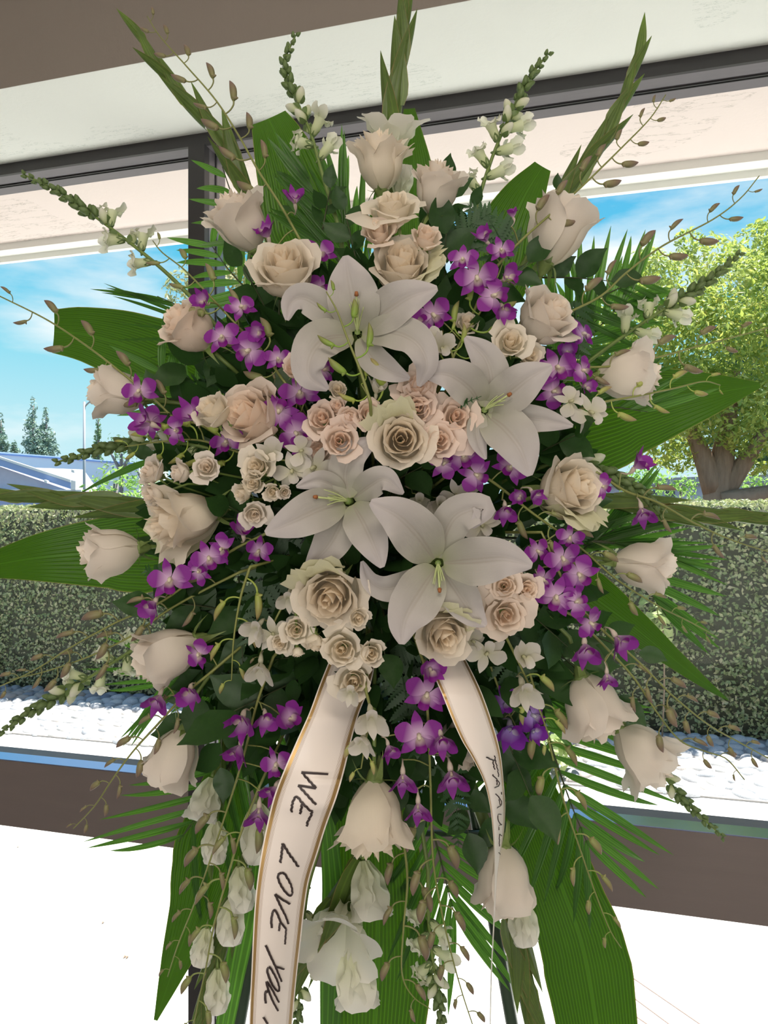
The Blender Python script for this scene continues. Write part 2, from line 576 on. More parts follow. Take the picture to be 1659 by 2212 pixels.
# hedge
HB = MB()
nx, nzv = 90, 9
def hedge_core():
    V, F = [], []
    r = np.random.RandomState(2)
    prof = [(7.38, 0.0), (7.34, 0.4), (7.33, 0.9), (7.34, 1.75), (7.38, 2.03), (7.6, 2.05), (8.0, 2.05), (8.3, 2.0), (8.35, 0.8), (8.35, 0.0)]
    for (y, z) in prof:
        for i in range(nx):
            V.append((-15.5 + i * 20.7 / (nx - 1), y + r.uniform(-0.03, 0.03), z + r.uniform(-0.02, 0.02)))
    return V, grid_faces(nx, len(prof))
V_, F_ = hedge_core()
hedge = thing('hedge', 'long clipped green boxwood hedge beyond the stone strip outside the window', 'hedge', (-1.5, 7.8, 0))
M_HC = simple('hedge_inner_twigs', (0.07, 0.075, 0.05), 0.95)
obj('hedge_core', MB().add(np.array(V_) - [-1.5, 7.8, 0], F_).mesh('hedge_core', M_HC), hedge)
r_ = np.random.RandomState(3)
nl = 84000
xh = r_.uniform(-15.4, 5.0, nl)
zh = r_.uniform(0.03, 2.06, nl)
yh = 7.31 + r_.uniform(-0.05, 0.05, nl) + 0.025 * np.sin(xh * 3) * np.sin(zh * 4)
nt_ = 30000
xt, yt = r_.uniform(-15.4, 5.0, nt_), r_.uniform(7.3, 8.35, nt_)
zt = 2.06 + r_.uniform(-0.03, 0.04, nt_)
C_ = np.concatenate([np.stack([xh, yh, zh], 1), np.stack([xt, yt, zt], 1)])
N_ = np.concatenate([np.tile([0, -1, 0.35], (nl, 1)), np.tile([0, 0, 1.0], (nt_, 1))])
b = MB()
leaf_cloud(b, C_ - [-1.5, 7.8, 0], N_, 0.0215, 4, 0.62)
M_HEDGE = leaf_mat('hedge_leaf', [(0.25, (0.17, 0.23, 0.11)), (0.45, (0.30, 0.36, 0.18)), (0.68, (0.47, 0.45, 0.28)), (0.85, (0.50, 0.40, 0.32))], (0.5, 0.55, 0.2), 0.3, 1.3, 0.5)
tag(obj('leaf', b.mesh('leaf', M_HEDGE, False), hedge), kind='stuff')
# low plants and twigs in front of the hedge
b = MB()
r_ = np.random.RandomState(8)
def ppt(px, py, y):
    t = (px - CX) / FOC
    d = y / (math.cos(TH) + t * math.sin(TH))
    return P(px, py, d)
for (px, py, y, rad, lab) in ((1430, 1330, 7.1, 0.22, 'pale leafy shrub against the hedge behind the drooping blue-sheened leaf'), (1200, 1620, 5.9, 0.17, 'low pale shrub on the cobbles behind the lower right palm leaflets')):
    c = ppt(px, py, y)
    q = c + norm(r_.normal(0, 1, (70, 3))) * rad * r_.uniform(0.3, 1, (70, 1))
    bb = MB()
    leaf_cloud(bb, q - c, norm(q - c) + A3(0, 0, 0.5), 0.05, int(px), 0.6)
    sh = thing('shrub', lab, 'shrub', (c[0], c[1], 0.0), 'small pale shrubs before the hedge')
    obj('foliage', bb.mesh('foliage', leaf_mat('pale_shrub_leaf', [(0.2, (0.25, 0.36, 0.12)), (0.8, (0.55, 0.62, 0.30))], (0.5, 0.6, 0.2), 0.35, 2, 0.5), False), sh, loc=(0, 0, c[2]))
    st = np.array([[0, 0, 0.0], [0.02, 0, c[2] * 0.5], [0, 0, c[2]]])
    obj('stem', MB().add(*tube_vf(spl(st, 6), 0.008, 5)).mesh('stem', simple('twig_bark', (0.3, 0.22, 0.15), 0.9)), sh)

# ------------------------------------------------------------------ trees
def bark_mat(name, c0, c1):
    m, t = mat_new(name)
    n = N(t)
    f = n.noise(5, 5, 0.65, stretch=(3, 3, 0.5))
    n.out(n.pbsdf(n.mix(f, c0, c1), 0.9, 0, 0.1, n.bump(f, 0.7, 0.05)))
    return m
def blob_points(blobs, dens, seed, up=0.0):
    r = np.random.RandomState(seed)
    Cs, Ns = [], []
    for (c, rad) in blobs:
        rad = np.asarray(rad, float) if np.ndim(rad) else np.array([rad] * 3)
        k = int(dens * (rad[0] * rad[2]))
        d = norm(r.normal(0, 1, (k, 3)))
        q = np.asarray(c) + d * rad * (r.uniform(0.72, 1.06, (k, 1)))
        Cs.append(q)
        Ns.append(norm(d / rad) + A3(0, 0, 0.35))
    return np.concatenate(Cs), np.concatenate(Ns)
def tree(name, label, base, blobs, dens, leaf, mat, trunk, bark, seed, limbs=(), group=None):
    base = np.asarray(base, float)
    t = thing(name, label, 'tree', base, group)
    C, Nn = blob_points(blobs, dens, seed)
    b = MB()
    leaf_cloud(b, C - base, Nn, leaf, seed, 0.42)
    tag(obj('crown', b.mesh('crown', mat, False), t), kind='stuff')
    # shaded inner foliage so that no light passes straight through the middle
    if trunk is not None:
        pts, rad = trunk
        p = spl(np.asarray(pts, float), 10) - base
        obj('trunk', MB().add(*tube_vf(p, np.interp(np.linspace(0, 1, 10), np.linspace(0, 1, len(rad)), rad), 10)).mesh('trunk', bark), t)
    for pts, rad in limbs:
        p = spl(np.asarray(pts, float), 10) - base
        obj('branch', MB().add(*tube_vf(p, np.interp(np.linspace(0, 1, 10), np.linspace(0, 1, len(rad)), rad), 8)).mesh('branch', bark), t)
    return t
BARK = bark_mat('rough_brown_bark', (0.16, 0.10, 0.07), (0.50, 0.34, 0.25))
BARKG = bark_mat('grey_bark', (0.12, 0.11, 0.12), (0.36, 0.33, 0.33))
def pb(px, py, d, r):          # a blob from a pixel and a radius in pixels at depth d
    return (P(px, py, d), r * d / FOC)
M_YG = leaf_mat('sunlit_yellow_green_leaf', [(0.25, (0.13, 0.22, 0.05)), (0.45, (0.30, 0.42, 0.10)), (0.62, (0.58, 0.62, 0.16)), (0.8, (0.75, 0.60, 0.26))], (0.65, 0.75, 0.15), 0.42, 0.6)
M_BG = leaf_mat('blue_green_leaf', [(0.25, (0.05, 0.11, 0.06)), (0.5, (0.13, 0.24, 0.14)), (0.75, (0.30, 0.42, 0.22))], (0.3, 0.5, 0.2), 0.3, 0.8)
M_PALE = leaf_mat('pale_dusty_leaf', [(0.25, (0.24, 0.30, 0.14)), (0.5, (0.42, 0.44, 0.22)), (0.75, (0.66, 0.56, 0.34))], (0.6, 0.6, 0.3), 0.35, 0.7)
M_CON = leaf_mat('conifer_needles', [(0.25, (0.10, 0.18, 0.20)), (0.5, (0.20, 0.32, 0.28)), (0.8, (0.36, 0.46, 0.30))], (0.3, 0.45, 0.3), 0.2, 0.5)
M_BRIGHT = leaf_mat('bright_green_leaf', [(0.25, (0.16, 0.34, 0.08)), (0.5, (0.32, 0.55, 0.14)), (0.8, (0.55, 0.72, 0.25))], (0.5, 0.8, 0.2), 0.4, 1.5)
GZ = -0.02
def gbase(px, d):
    q = P(px, HZ, d)
    return A3(q[0], q[1], GZ)
D1 = 14.0
bl = [pb(x, y, D1 + dz, r) for x, y, r, dz in (
    (1400, 600, 62, 0), (1460, 640, 90, .3), (1540, 560, 55, .2), (1590, 640, 95, -.2), (1640, 545, 62, .4), (1700, 600, 100, .3), (1360, 690, 75, .6),
    (1420, 720, 95, -.3), (1520, 720, 105, -.6), (1630, 760, 105, -.3), (1720, 720, 110, 0), (1340, 800, 75, .4), (1400, 860, 80, .2), (1480, 860, 85, -.5),
    (1560, 880, 85, -.5), (1640, 900, 90, -.6), (1720, 880, 100, 0), (1420, 950, 60, .6), (1470, 985, 38, .2), (1640, 985, 45, .3), (1290, 740, 60, .8), (1300, 850, 55, .8), (1490, 520, 30, .3), (1650, 498, 26, .4), (1400, 560, 30, .2))]
tb = gbase(1550, D1)
tree('shade_tree', 'big spreading yellow-green tree with a thick forked brown trunk behind the hedge', tb, bl, 2300, 0.062, M_YG,
     ([tb, P(1548, 1100, D1), P(1552, 1040, D1), P(1560, 990, D1), P(1575, 900, D1), P(1590, 800, D1)], [0.46, 0.33, 0.27, 0.24, 0.15, 0.08]), BARK, 11,
     limbs=[([P(1545, 1060, D1), P(1520, 990, D1), P(1490, 920, D1), P(1450, 840, D1)], [0.24, 0.18, 0.12, 0.05]),
            ([P(1560, 1065, D1), P(1600, 1010, D1 - .1), P(1640, 950, D1 - .2), P(1690, 880, D1)], [0.22, 0.16, 0.11, 0.05]),
            ([P(1560, 1085, D1 - .2), P(1610, 1075, D1 - .3), P(1660, 1066, D1 - .4), P(1760, 1050, D1 - .4)], [0.2, 0.16, 0.14, 0.08])])
D2 = 18.0
bl = [pb(x, y, D2 + dz, r) for x, y, r, dz in ((1620, 700, 90, 0), (1680, 800, 110, 0), (1600, 860, 90, 0), (1700, 950, 80, 0), (1530, 820, 90, .5), (1620, 960, 60, .5), (1660, 600, 80, .5), (1500, 930, 60, .5))]
tb = gbase(1690, D2)
tree('shade_tree', 'dark blue-green tree behind the big yellow-green tree, at the window edge', tb, bl, 1500, 0.08, M_BG, ([tb, P(1690, 1000, D2), P(1680, 850, D2)], [0.25, 0.2, 0.1]), BARKG, 12)
D3 = 17.0
bl = [pb(x, y, D3 + dz, r) for x, y, r, dz in ((470, 590, 70, 0), (540, 560, 70, .3), (410, 640, 60, .3), (500, 660, 90, -.3), (590, 640, 80, 0), (430, 740, 80, 0), (520, 780, 95, -.3), (620, 750, 90, 0), (400, 830, 70, 0),
    (480, 880, 80, .3), (600, 880, 90, .3), (700, 700, 90, .3), (720, 850, 90, .3), (380, 900, 50, 0), (640, 570, 60, .3), (780, 620, 70, .5), (850, 540, 70, .5), (850, 700, 90, .5))]
tb = gbase(560, D3)
tree('shade_tree', 'pale dusty-leaved tree seen past the dark window mullion behind the left palm leaflets', tb, bl, 1100, 0.075, M_PALE, ([tb, P(560, 1000, D3), P(550, 800, D3)], [0.3, 0.22, 0.1]), BARKG, 13)
def conifer(px_c, y_top, y_bot, w, d, label, seed, mat=M_CON, group=None):
    base = gbase(px_c, d)
    r = np.random.RandomState(seed)
    blobs = []
    n = 11
    for i in range(n):
        f = i / (n - 1)
        yy = y_top + (y_bot - y_top) * f
        ww = w / 2 * (0.10 + 0.9 * f)
        for k in range(1 + int(3 * f)):
            blobs.append((P(px_c + r.uniform(-1, 1) * ww * 0.55, yy, d + r.uniform(-0.4, 0.4)), np.array([ww * 0.5, ww * 0.5, (y_bot - y_top) / n * 0.85]) * d / FOC + 0.12))
    tree('conifer', label, base, blobs, 210, 0.16, mat, ([base, P(px_c, y_top + 8, d)], [0.3, 0.05]), BARKG, seed, group=group)
conifer(72, 868, 985, 70, 60, 'tallest of the distant dark conifers above the flat white roof', 21)
conifer(100, 888, 985, 62, 61, 'shorter conifer pressed against the right side of the tallest one', 22)
conifer(2, 900, 980, 44, 62, 'distant conifer cut off by the left edge of the picture', 23)
conifer(30, 956, 978, 22, 63, 'tiny bushy conifer top between the two taller distant conifers', 24)
conifer(212, 890, 1010, 30, 66, 'hazy thin conifer just past the street lamp post', 25, M_BG)
for k, (px, y, r, d, lab) in enumerate(((262, 960, 60, 40, 'hazy grey-leaved tree between the street lamp and the flowers'), (320, 1000, 50, 42, 'low hazy tree behind the lower left flowers'))):
    tb = gbase(px, d)
    tree('distant_tree', lab, tb, [pb(px + dx, y + dy, d, r * q) for dx, dy, q in ((0, 0, .6), (-22, 22, .5), (25, 15, .55), (0, 40, .5))], 60, 0.13, M_BG,
         ([tb, P(px, y + 20, d)], [0.18, 0.08]), BARKG, 31 + k, limbs=[([P(px, y + 60, d), P(px - 25, y + 15, d)], [0.12, 0.04]), ([P(px, y + 60, d), P(px + 25, y + 10, d)], [0.12, 0.04])])
def bush(lab, px, py, r, d, seed, mat=M_BRIGHT, leaf=0.05, dens=900):
    c = P(px, py, d)
    s = thing('bush', lab, 'bush', (c[0], c[1], GZ))
    C, Nn = blob_points([pb(px + dx * r, py + dy * r, d, r * q) for dx, dy, q in ((0, 0, .6), (-.7, .3, .5), (.7, .2, .5), (-.3, -.25, .5), (.4, -.3, .4), (0, .6, .8))], dens, seed)
    b = MB()
    leaf_cloud(b, C - A3(c[0], c[1], GZ), Nn, leaf, seed, 0.4)
    tag(obj('foliage', b.mesh('foliage', mat, False), s), kind='stuff')
    st = spl(np.array([[0, 0, 0], [0.02, 0.0, (c[2] - GZ) * .5], [0, 0, c[2] - GZ]]), 5)
    obj('stem', MB().add(*tube_vf(st, 0.04, 6)).mesh('stem', BARKG), s)
bush('bright green bush below the street lamp over the hedge', 250, 1045, 62, 11, 41)
bush('bright green bush behind the hedge by the palm tips at the far left leaf', 330, 1060, 40, 12, 42)
bush('sunny yellow-green bush left of the thick tree trunk', 1470, 1050, 48, 20, 43, M_BRIGHT, 0.07, 500)
bush('light green bush right of the forked trunk, behind its low limb', 1625, 1045, 40, 20, 44, M_BRIGHT, 0.07, 500)
bush('light green bush behind the hedge under the big glossy right leaf', 1390, 1030, 50, 22, 45, M_BRIGHT, 0.08, 500)

# ------------------------------------------------------------------ buildings and lamp post
M_WHITEP = simple('white_building_paint', (0.85, 0.86, 0.86), 0.8)
M_BLUEF = simple('blue_grey_fascia', (0.30, 0.42, 0.72), 0.6)
m_shing, t_ = mat_new('lilac_grey_shingle')
n_ = N(t_)
n_.out(n_.pbsdf(n_.mix(n_.noise(1.5, 6, 0.7), (0.40, 0.40, 0.50), (0.66, 0.64, 0.74)), 0.9))
DB = 38.0
cB = P(60, HZ, DB)
bldB = thing('building', 'low white building with a lilac shingle roof and blue rake board beyond the hedge', 'building', (cB[0], cB[1], 0))
def slab(name, quad, depth, mat, parent, org):
    """Extrudes a facade polygon (given by pixels at depth) backwards."""
    f = np.array([P(*q) for q in quad])
    bck = f + FV * depth
    V = np.concatenate([f, bck]) - org
    F = [(0, 1, 2, 3), (7, 6, 5, 4), (0, 4, 5, 1), (1, 5, 6, 2), (2, 6, 7, 3), (3, 7, 4, 0)]
    return obj(name, MB().add(V, F).mesh(name, mat, False), parent)
oB = A3(cB[0], cB[1], 0)
slab('rear_wall', [(-320, 950, DB + 6), (-320, 1160, DB + 6), (300, 1160, DB + 6), (300, 1000, DB + 6)], 6, M_WHITEP, bldB, oB)
slab('parapet_line', [(-320, 956, DB + 5.9), (-320, 959, DB + 5.9), (300, 1004, DB + 5.9), (300, 1001, DB + 5.9)], .1, M_BLUEF, bldB, oB)
slab('roof', [(-200, 1000, DB + 2), (-200, 1062, DB), (210, 1062, DB), (176, 1014, DB + 2)], 0.3, m_shing, bldB, oB)
slab('roof', [(-320, 978, DB - 1), (-320, 1062, DB - 1), (150, 1060, DB - 1), (0, 1008, DB - 1)], 0.3, m_shing, bldB, oB)
slab('rake_board', [(-80, 964, DB - 1.2), (-80, 980, DB - 1.2), (152, 1056, DB - 1.2), (152, 1040, DB - 1.2)], 0.25, M_BLUEF, bldB, oB)
slab('rake_trim', [(-80, 961, DB - 1.25), (-80, 965, DB - 1.25), (152, 1042, DB - 1.25), (152, 1036, DB - 1.25)], 0.3, M_WHITEP, bldB, oB)
slab('corner_post', [(153, 1037, DB - 1.3), (153, 1160, DB - 1.3), (163, 1160, DB - 1.3), (163, 1039, DB - 1.3)], 0.25, M_WHITEP, bldB, oB)
slab('eave_gutter', [(-320, 1055, DB - 1.3), (-320, 1061, DB - 1.3), (175, 1064, DB - 1.3), (175, 1058, DB - 1.3)], 0.3, M_WHITEP, bldB, oB)
slab('front_wall', [(-320, 1061, DB), (-320, 1160, DB), (175, 1160, DB), (175, 1064, DB)], 3, M_BLUEF, bldB, oB)
for (vx, vy) in ((95, 1042), (154, 1020), (42, 1054)):
    slab('roof_vent', [(vx, vy - 6, DB - 1.6), (vx, vy, DB - 1.6), (vx + 7, vy + 2, DB - 1.6), (vx + 6, vy - 4, DB - 1.6)], 0.25, M_WHITEP, bldB, oB)
cB = P(1500, HZ, 30)
bldC = thing('building', 'distant low grey-blue building glimpsed under the big tree', 'building', (cB[0], cB[1], 0))
oB = A3(cB[0], cB[1], 0)
M_BG2 = simple('pale_blue_wall', (0.42, 0.46, 0.60), 0.8)
slab('wall', [(1330, 1048, 30), (1330, 1200, 30), (1800, 1200, 30), (1800, 1035, 30)], 5, M_BG2, bldC, oB)
slab('roof', [(1320, 1036, 29.8), (1320, 1050, 29.8), (1820, 1040, 29.8), (1820, 1020, 29.8)], 5.5, simple('grey_roof', (0.35, 0.36, 0.42), 0.8), bldC, oB)
for wx in (1400, 1440, 1600, 1640):
    slab('window', [(wx, 1060, 29.9), (wx, 1085, 29.9), (wx + 18, 1085, 29.9), (wx + 18, 1060, 29.9)], .1, simple('dark_window', (0.05, 0.06, 0.09), 0.2), bldC, oB)
DL = 26.0
cl_ = P(182, HZ, DL)
lamp = thing('street_lamp', 'tall grey street lamp with a curved arm beyond the hedge', 'street lamp', (cl_[0], cl_[1], GZ))
oL = A3(cl_[0], cl_[1], GZ)
M_POLE = simple('galvanised_pole', (0.42, 0.44, 0.46), 0.5, 0.4)
obj('pole', MB().add(*tube_vf(np.array([oL, P(182, 868, DL)]) - oL, [0.055, 0.045], 8)).mesh('pole', M_POLE), lamp)
obj('arm', MB().add(*tube_vf(spl(PP([(182, 880, DL), (190, 871, DL), (203, 862, DL), (222, 857, DL)]), 8) - oL, 0.028, 6)).mesh('arm', M_POLE), lamp)
obj('lamp_head', MB().add(*tube_vf(spl(PP([(218, 858, DL), (226, 856, DL), (236, 857, DL)]), 5) - oL, [0.03, 0.09, 0.11, 0.09, 0.02], 8)).mesh('lamp_head', M_POLE), lamp)
# ------------------------------------------------------------------ plant materials
def petal_mat(name, base, tip=None, warm=None, trans=0.30, vein=0.06, rough=0.55, pw=1.6, midrib=None, tint=False):
    """base..tip along the petal; warm colour in the heart (t_k); tint multiplies by the object's own colour."""
    m, t = mat_new(name)
    n = N(t)
    c = base
    a = n.attr('t_a')
    if tip is not None:
        c = n.mix(n.math('POWER', a, pw) if pw > 0 else n.math('MULTIPLY', a, -pw, clamp=True), base, tip)
    if warm is not None:
        c = n.mix(n.attr('t_k'), c, warm)
    if tint:
        oi = n.new('ShaderNodeObjectInfo')
        c = n.mix(1.0, c, oi.outputs['Color'], 'MULTIPLY')
    if midrib is not None:
        ab = n.math('ABSOLUTE', n.attr('t_c'))
        near = n.math('ABSOLUTE', n.math('SUBTRACT', ab, 0.075))
        f = n.math('MULTIPLY', n.math('SUBTRACT', 1.0, n.math('MULTIPLY', near, 13.0), clamp=True), n.math('SUBTRACT', 1.1, a, clamp=True))
        c = n.mix(n.math('MULTIPLY', f, 0.9), c, midrib)
    nz = n.noise(90, 3, 0.6)
    cc = n.mix(n.math('MULTIPLY', nz, vein * 2), c, (0.45, 0.38, 0.30), 'MULTIPLY')
    wv = n.new('ShaderNodeTexWave')
    wv.inputs['Scale'].default_value = 7
    wv.inputs['Distortion'].default_value = 1.5
    cb = n.new('ShaderNodeCombineXYZ')
    n.l(n.attr('t_c'), cb.inputs[0])
    n.l(n.math('MULTIPLY', a, 0.1), cb.inputs[1])
    n.l(cb.outputs[0], wv.inputs['Vector'])
    n.out(n.thin(n.pbsdf(cc, rough, 0, 0.25, n.bump(wv.outputs['Fac'], 0.12, 0.002)), cc, trans))
    return m

def green_mat(name, dark, light, trans_c, trans=0.3, rough=0.45, ribs=0, scale=12, edge=None, spec=0.5, tint=False):
    m, t = mat_new(name)
    n = N(t)
    c = n.mix(n.noise(scale, 3, 0.6), dark, light)
    nb = None
    if ribs:
        s = n.math('SINE', n.math('MULTIPLY', n.attr('t_c'), float(ribs)))
        f = n.math('MULTIPLY', n.math('POWER', n.math('ABSOLUTE', s), 12.0), 0.36)
        c = n.mix(f, c, light)
        mid = n.math('SUBTRACT', 1.0, n.math('MULTIPLY', n.math('ABSOLUTE', n.attr('t_c')), 22.0), clamp=True)
        c = n.mix(mid, c, tuple(min(1, x * 1.5) for x in light))
        nb = n.bump(s, 0.25, 0.0015)
    if edge is not None:
        e = n.math('GREATER_THAN', n.math('ABSOLUTE', n.attr('t_c')), 0.985)
        c = n.mix(e, c, edge)
    if tint:
        oi = n.new('ShaderNodeObjectInfo')
        c = n.mix(1.0, c, oi.outputs['Color'], 'MULTIPLY')
    tc_ = n.mix(0.75, c, trans_c)
    if ribs:
        tc_ = n.mix(n.math('MULTIPLY', f, 1.6, clamp=True), tc_, tuple(min(1, x * 2.6) for x in trans_c))
    n.out(n.thin(n.pbsdf(c, rough, 0, spec, nb), tc_, trans))
    return m

M_ROSE = petal_mat('rose_petal_skin', (0.82, 0.80, 0.66), (0.90, 0.86, 0.80), (1.0, 0.92, 0.80), 0.40, 0.01, 0.6, 0.6, tint=True)
M_LILY = petal_mat('lily_tepal_skin', (0.26, 0.31, 0.10), (0.52, 0.485, 0.485), None, 0.22, 0.02, 0.40, 0.26, midrib=(0.38, 0.34, 0.29))
M_ORCH = petal_mat('purple_orchid_petal', (0.80, 0.58, 0.80), (0.27, 0.032, 0.32), None, 0.32, 0.02, 0.5, -1.75, tint=True)
M_LIP = petal_mat('deep_purple_orchid_lip', (0.82, 0.76, 0.60), (0.20, 0.008, 0.22), None, 0.3, 0.03, 0.5, -1.6, tint=True)
M_WORCH = petal_mat('white_orchid_petal', (0.62, 0.62, 0.40), (0.72, 0.69, 0.65), None, 0.35, 0.02, 0.5, 0.5)
M_SNAP = petal_mat('snapdragon_petal', (0.66, 0.76, 0.38), (0.88, 0.88, 0.80), None, 0.38, 0.03, 0.6, 0.9)
M_GLAD = petal_mat('gladiolus_petal', (0.78, 0.82, 0.55), (0.93, 0.92, 0.88), None, 0.5, 0.01, 0.55, 0.7)
M_STEM = green_mat('green_stem_skin', (0.10, 0.17, 0.035), (0.20, 0.28, 0.07), (0.2, 0.3, 0.05), 0.05, 0.45)
M_OSTEM = green_mat('orchid_stem_skin', (0.16, 0.19, 0.05), (0.28, 0.30, 0.09), (0.3, 0.3, 0.1), 0.05, 0.4)
M_SEPAL = green_mat('rose_sepal_skin', (0.13, 0.20, 0.045), (0.26, 0.34, 0.11), (0.3, 0.45, 0.1), 0.2, 0.5)
M_BIG = green_mat('big_ribbed_leaf_skin', (0.012, 0.048, 0.005), (0.042, 0.115, 0.012), (0.062, 0.155, 0.003), 0.52, 0.36, 44, 7, (0.42, 0.30, 0.10))
M_PALM = green_mat('palm_leaflet_skin', (0.030, 0.090, 0.018), (0.065, 0.16, 0.035), (0.16, 0.40, 0.03), 0.42, 0.33, 6, 9)
M_FERN = green_mat('fern_skin', (0.014, 0.055, 0.014), (0.03, 0.10, 0.025), (0.06, 0.25, 0.02), 0.18, 0.5, 0, 30)
M_SALAL = green_mat('glossy_dark_leaf_skin', (0.018, 0.052, 0.014), (0.034, 0.088, 0.020), (0.06, 0.22, 0.02), 0.14, 0.42, 0, 18, spec=0.3)
M_GBRACT = green_mat('gladiolus_bract_skin', (0.060, 0.115, 0.022), (0.13, 0.20, 0.045), (0.22, 0.34, 0.03), 0.28, 0.38, 14, 14, (0.30, 0.13, 0.08))
M_SBUD = green_mat('snapdragon_bud_skin', (0.085, 0.145, 0.045), (0.17, 0.25, 0.085), (0.3, 0.4, 0.1), 0.15, 0.5, 0, 40)
m_bud, t_ = mat_new('orchid_bud_skin')
n_ = N(t_)
c_ = n_.mix(n_.attr('t_a'), (0.24, 0.25, 0.095), (0.22, 0.13, 0.125))
oi = n_.new('ShaderNodeObjectInfo')
c_ = n_.mix(1.0, c_, oi.outputs['Color'], 'MULTIPLY')
n_.out(n_.thin(n_.pbsdf(c_, 0.45, 0, 0.4), c_, 0.12))
M_BUD = m_bud
M_STAMEN = simple('pale_green_filament', (0.50, 0.58, 0.26), 0.5)
M_ANTHER = simple('rust_anther', (0.32, 0.12, 0.04), 0.9)
M_FOAM = simple('wet_green_floral_foam', (0.012, 0.035, 0.018), 0.95, 0, 0.1, 0.2, 60, 0.3, 200)
M_TWIG = green_mat('dark_twig_skin', (0.03, 0.05, 0.018), (0.07, 0.08, 0.03), (0.1, 0.1, 0.03), 0.0, 0.6)

# ------------------------------------------------------------------ flower templates (unit size, +Z is the flower's axis)
def rose_petals(n, H, openness, seed, name, flare=0.30, ragged=1.0):
    r = np.random.RandomState(seed)
    out = []
    nu, nv = 9, 8
    for i in range(n):
        t = (i + 0.3) / (n - 0.7)
        R = (0.035 + 0.41 * t ** 0.95) * (1 + 0.18 * openness * t)
        h = H * (1.02 - (0.10 + 0.42 * openness) * t ** 1.6) * r.uniform(0.95, 1.05)
        w = 1.75 - 0.95 * t
        phi = i * 2.39996 + r.uniform(-0.15, 0.15)
        u = np.linspace(-1, 1, nu)[None, :]
        v = np.linspace(0, 1, nv)[:, None]
        wp = np.sin(PI * (0.16 + 0.60 * v)) ** 0.7
        ang = phi + u * w * wp
        rr = R * (0.22 + 0.78 * np.sin(PI / 2 * np.minimum(1, v / 0.55)) ** 0.85)
        late = np.maximum(0, (v - 0.6) / 0.4)
        fl = flare * (0.35 + openness) * r.uniform(0.6, 1.5)
        rr = rr * (1 - (0.35 if i < 3 else 0.04) * late + fl * t ** 1.5 * late ** 2 * (1 + 0.25 * (1 - u * u)))
        rr = rr + 0.030 * late ** 2 * (0.3 + t) + 0.035 * u * (0.4 + v) * (1 if i % 2 else -1) + 0.02 * u * u * v
        rip = ragged * 0.018 * np.sin(u * 5 + r.uniform(0, 6)) * v ** 3 + ragged * 0.012 * np.sin(u * 11 + r.uniform(0, 6)) * v ** 5
        rr = rr + rip * (0.4 + t)
        z = h * v * (1 - 0.17 * np.abs(u) ** 2.6 * v) - 0.14 * (0.3 + openness) * t * late ** 2.5 * H + rip * 0.8
        # a pinched tip on outer petals
        z = z + 0.035 * t * np.exp(-(u * 5) ** 2) * late
        x, y = rr * np.cos(ang), rr * np.sin(ang)
        V = np.stack([x, y, z + 0 * x], 2).reshape(-1, 3)
        V[:, 2] -= H * 0.5
        mb = MB()
        k = max(0.0, 1 - 1.25 * t)
        mb.add(V, grid_faces(nu, nv), a=np.repeat(v.ravel(), nu), c=np.tile(u.ravel(), nv), k=k)
        out.append(mb.mesh(name, M_ROSE))
    return out

def sepal_mesh(L, W, seed, curl=0.5):
    s = np.linspace(0, 1, 6)
    pts = np.stack([0.10 + L * 0.55 * s, 0 * s, 0.03 - 0.05 * s - L * curl * s ** 2], 1)
    V, F, a, c = sheet_vf(pts, W * np.array([0.7, 1, 0.9, 0.6, 0.3, 0.03]), 3, 0.25, side=(0, 0, 1))
    return MB().add(V, F, a, c).mesh('sepal', M_SEPAL)
SEPAL = [sepal_mesh(0.6, 0.07, 1, 0.55), sepal_mesh(0.75, 0.06, 2, -0.15), sepal_mesh(0.55, 0.075, 3, 0.9)]

def receptacle():
    z = np.linspace(-0.20, 0.06, 7)
    V, F = tube_vf(np.stack([0 * z, 0 * z, z], 1), [0.035, 0.05, 0.085, 0.10, 0.12, 0.15, 0.16], 8, up=(1, 0, 0))
    return MB().add(V, F).mesh('calyx', M_SEPAL)
CALYX = receptacle()
ROSE_H = [1.12, 0.92, 1.05, 1.12]
ROSES = [rose_petals(22, 1.12, 0.05, 1, 'petal', 0.5, 1.3), rose_petals(23, 0.92, 0.30, 2, 'petal', 0.4, 0.8), rose_petals(22, 1.05, 0.15, 3, 'petal', 0.65, 1.6), rose_petals(20, 1.12, 0.10, 4, 'petal', 0.85, 3.2)]
SP_H = [0.72, 0.62, 0.80]
SPRAY = [rose_petals(15, 0.72, 0.55, 11, 'petal', 0.35, 1.0), rose_petals(17, 0.62, 0.85, 12, 'petal', 0.4, 1.2), rose_petals(13, 0.80, 0.25, 13, 'petal', 0.35, 1.0)]
BUDR = [rose_petals(9, 1.25, 0.0, 14, 'petal', 0.1)]

HUB = P(812, 1150, 1.33)
def stem_to_hub(org, axis, back, rad, parent, mat=M_STEM, name='stem', length=None):
    """A stem from the flower's base that bends towards the foam block."""
    a = org - axis * back
    hub = HUB + (org - HUB) * 0.18
    mid = a - axis * np.linalg.norm(hub - a) * 0.35
    pts = spl(np.array([a, (a + mid) / 2, mid * 0.6 + hub * 0.4, hub]), 9)
    if length:
        pts = pts[: max(3, int(9 * length))]
    V, F = tube_vf(pts - org, rad, 6)
    return obj(name, MB().add(V, F).mesh(name, mat), parent)

def depth_at(px, py, lift=0.0):
    q = ((px - 815) / 720.0) ** 2 + ((py - 1150) / 1000.0) ** 2
    return 1.0 + 0.20 * min(q, 1.3) - lift

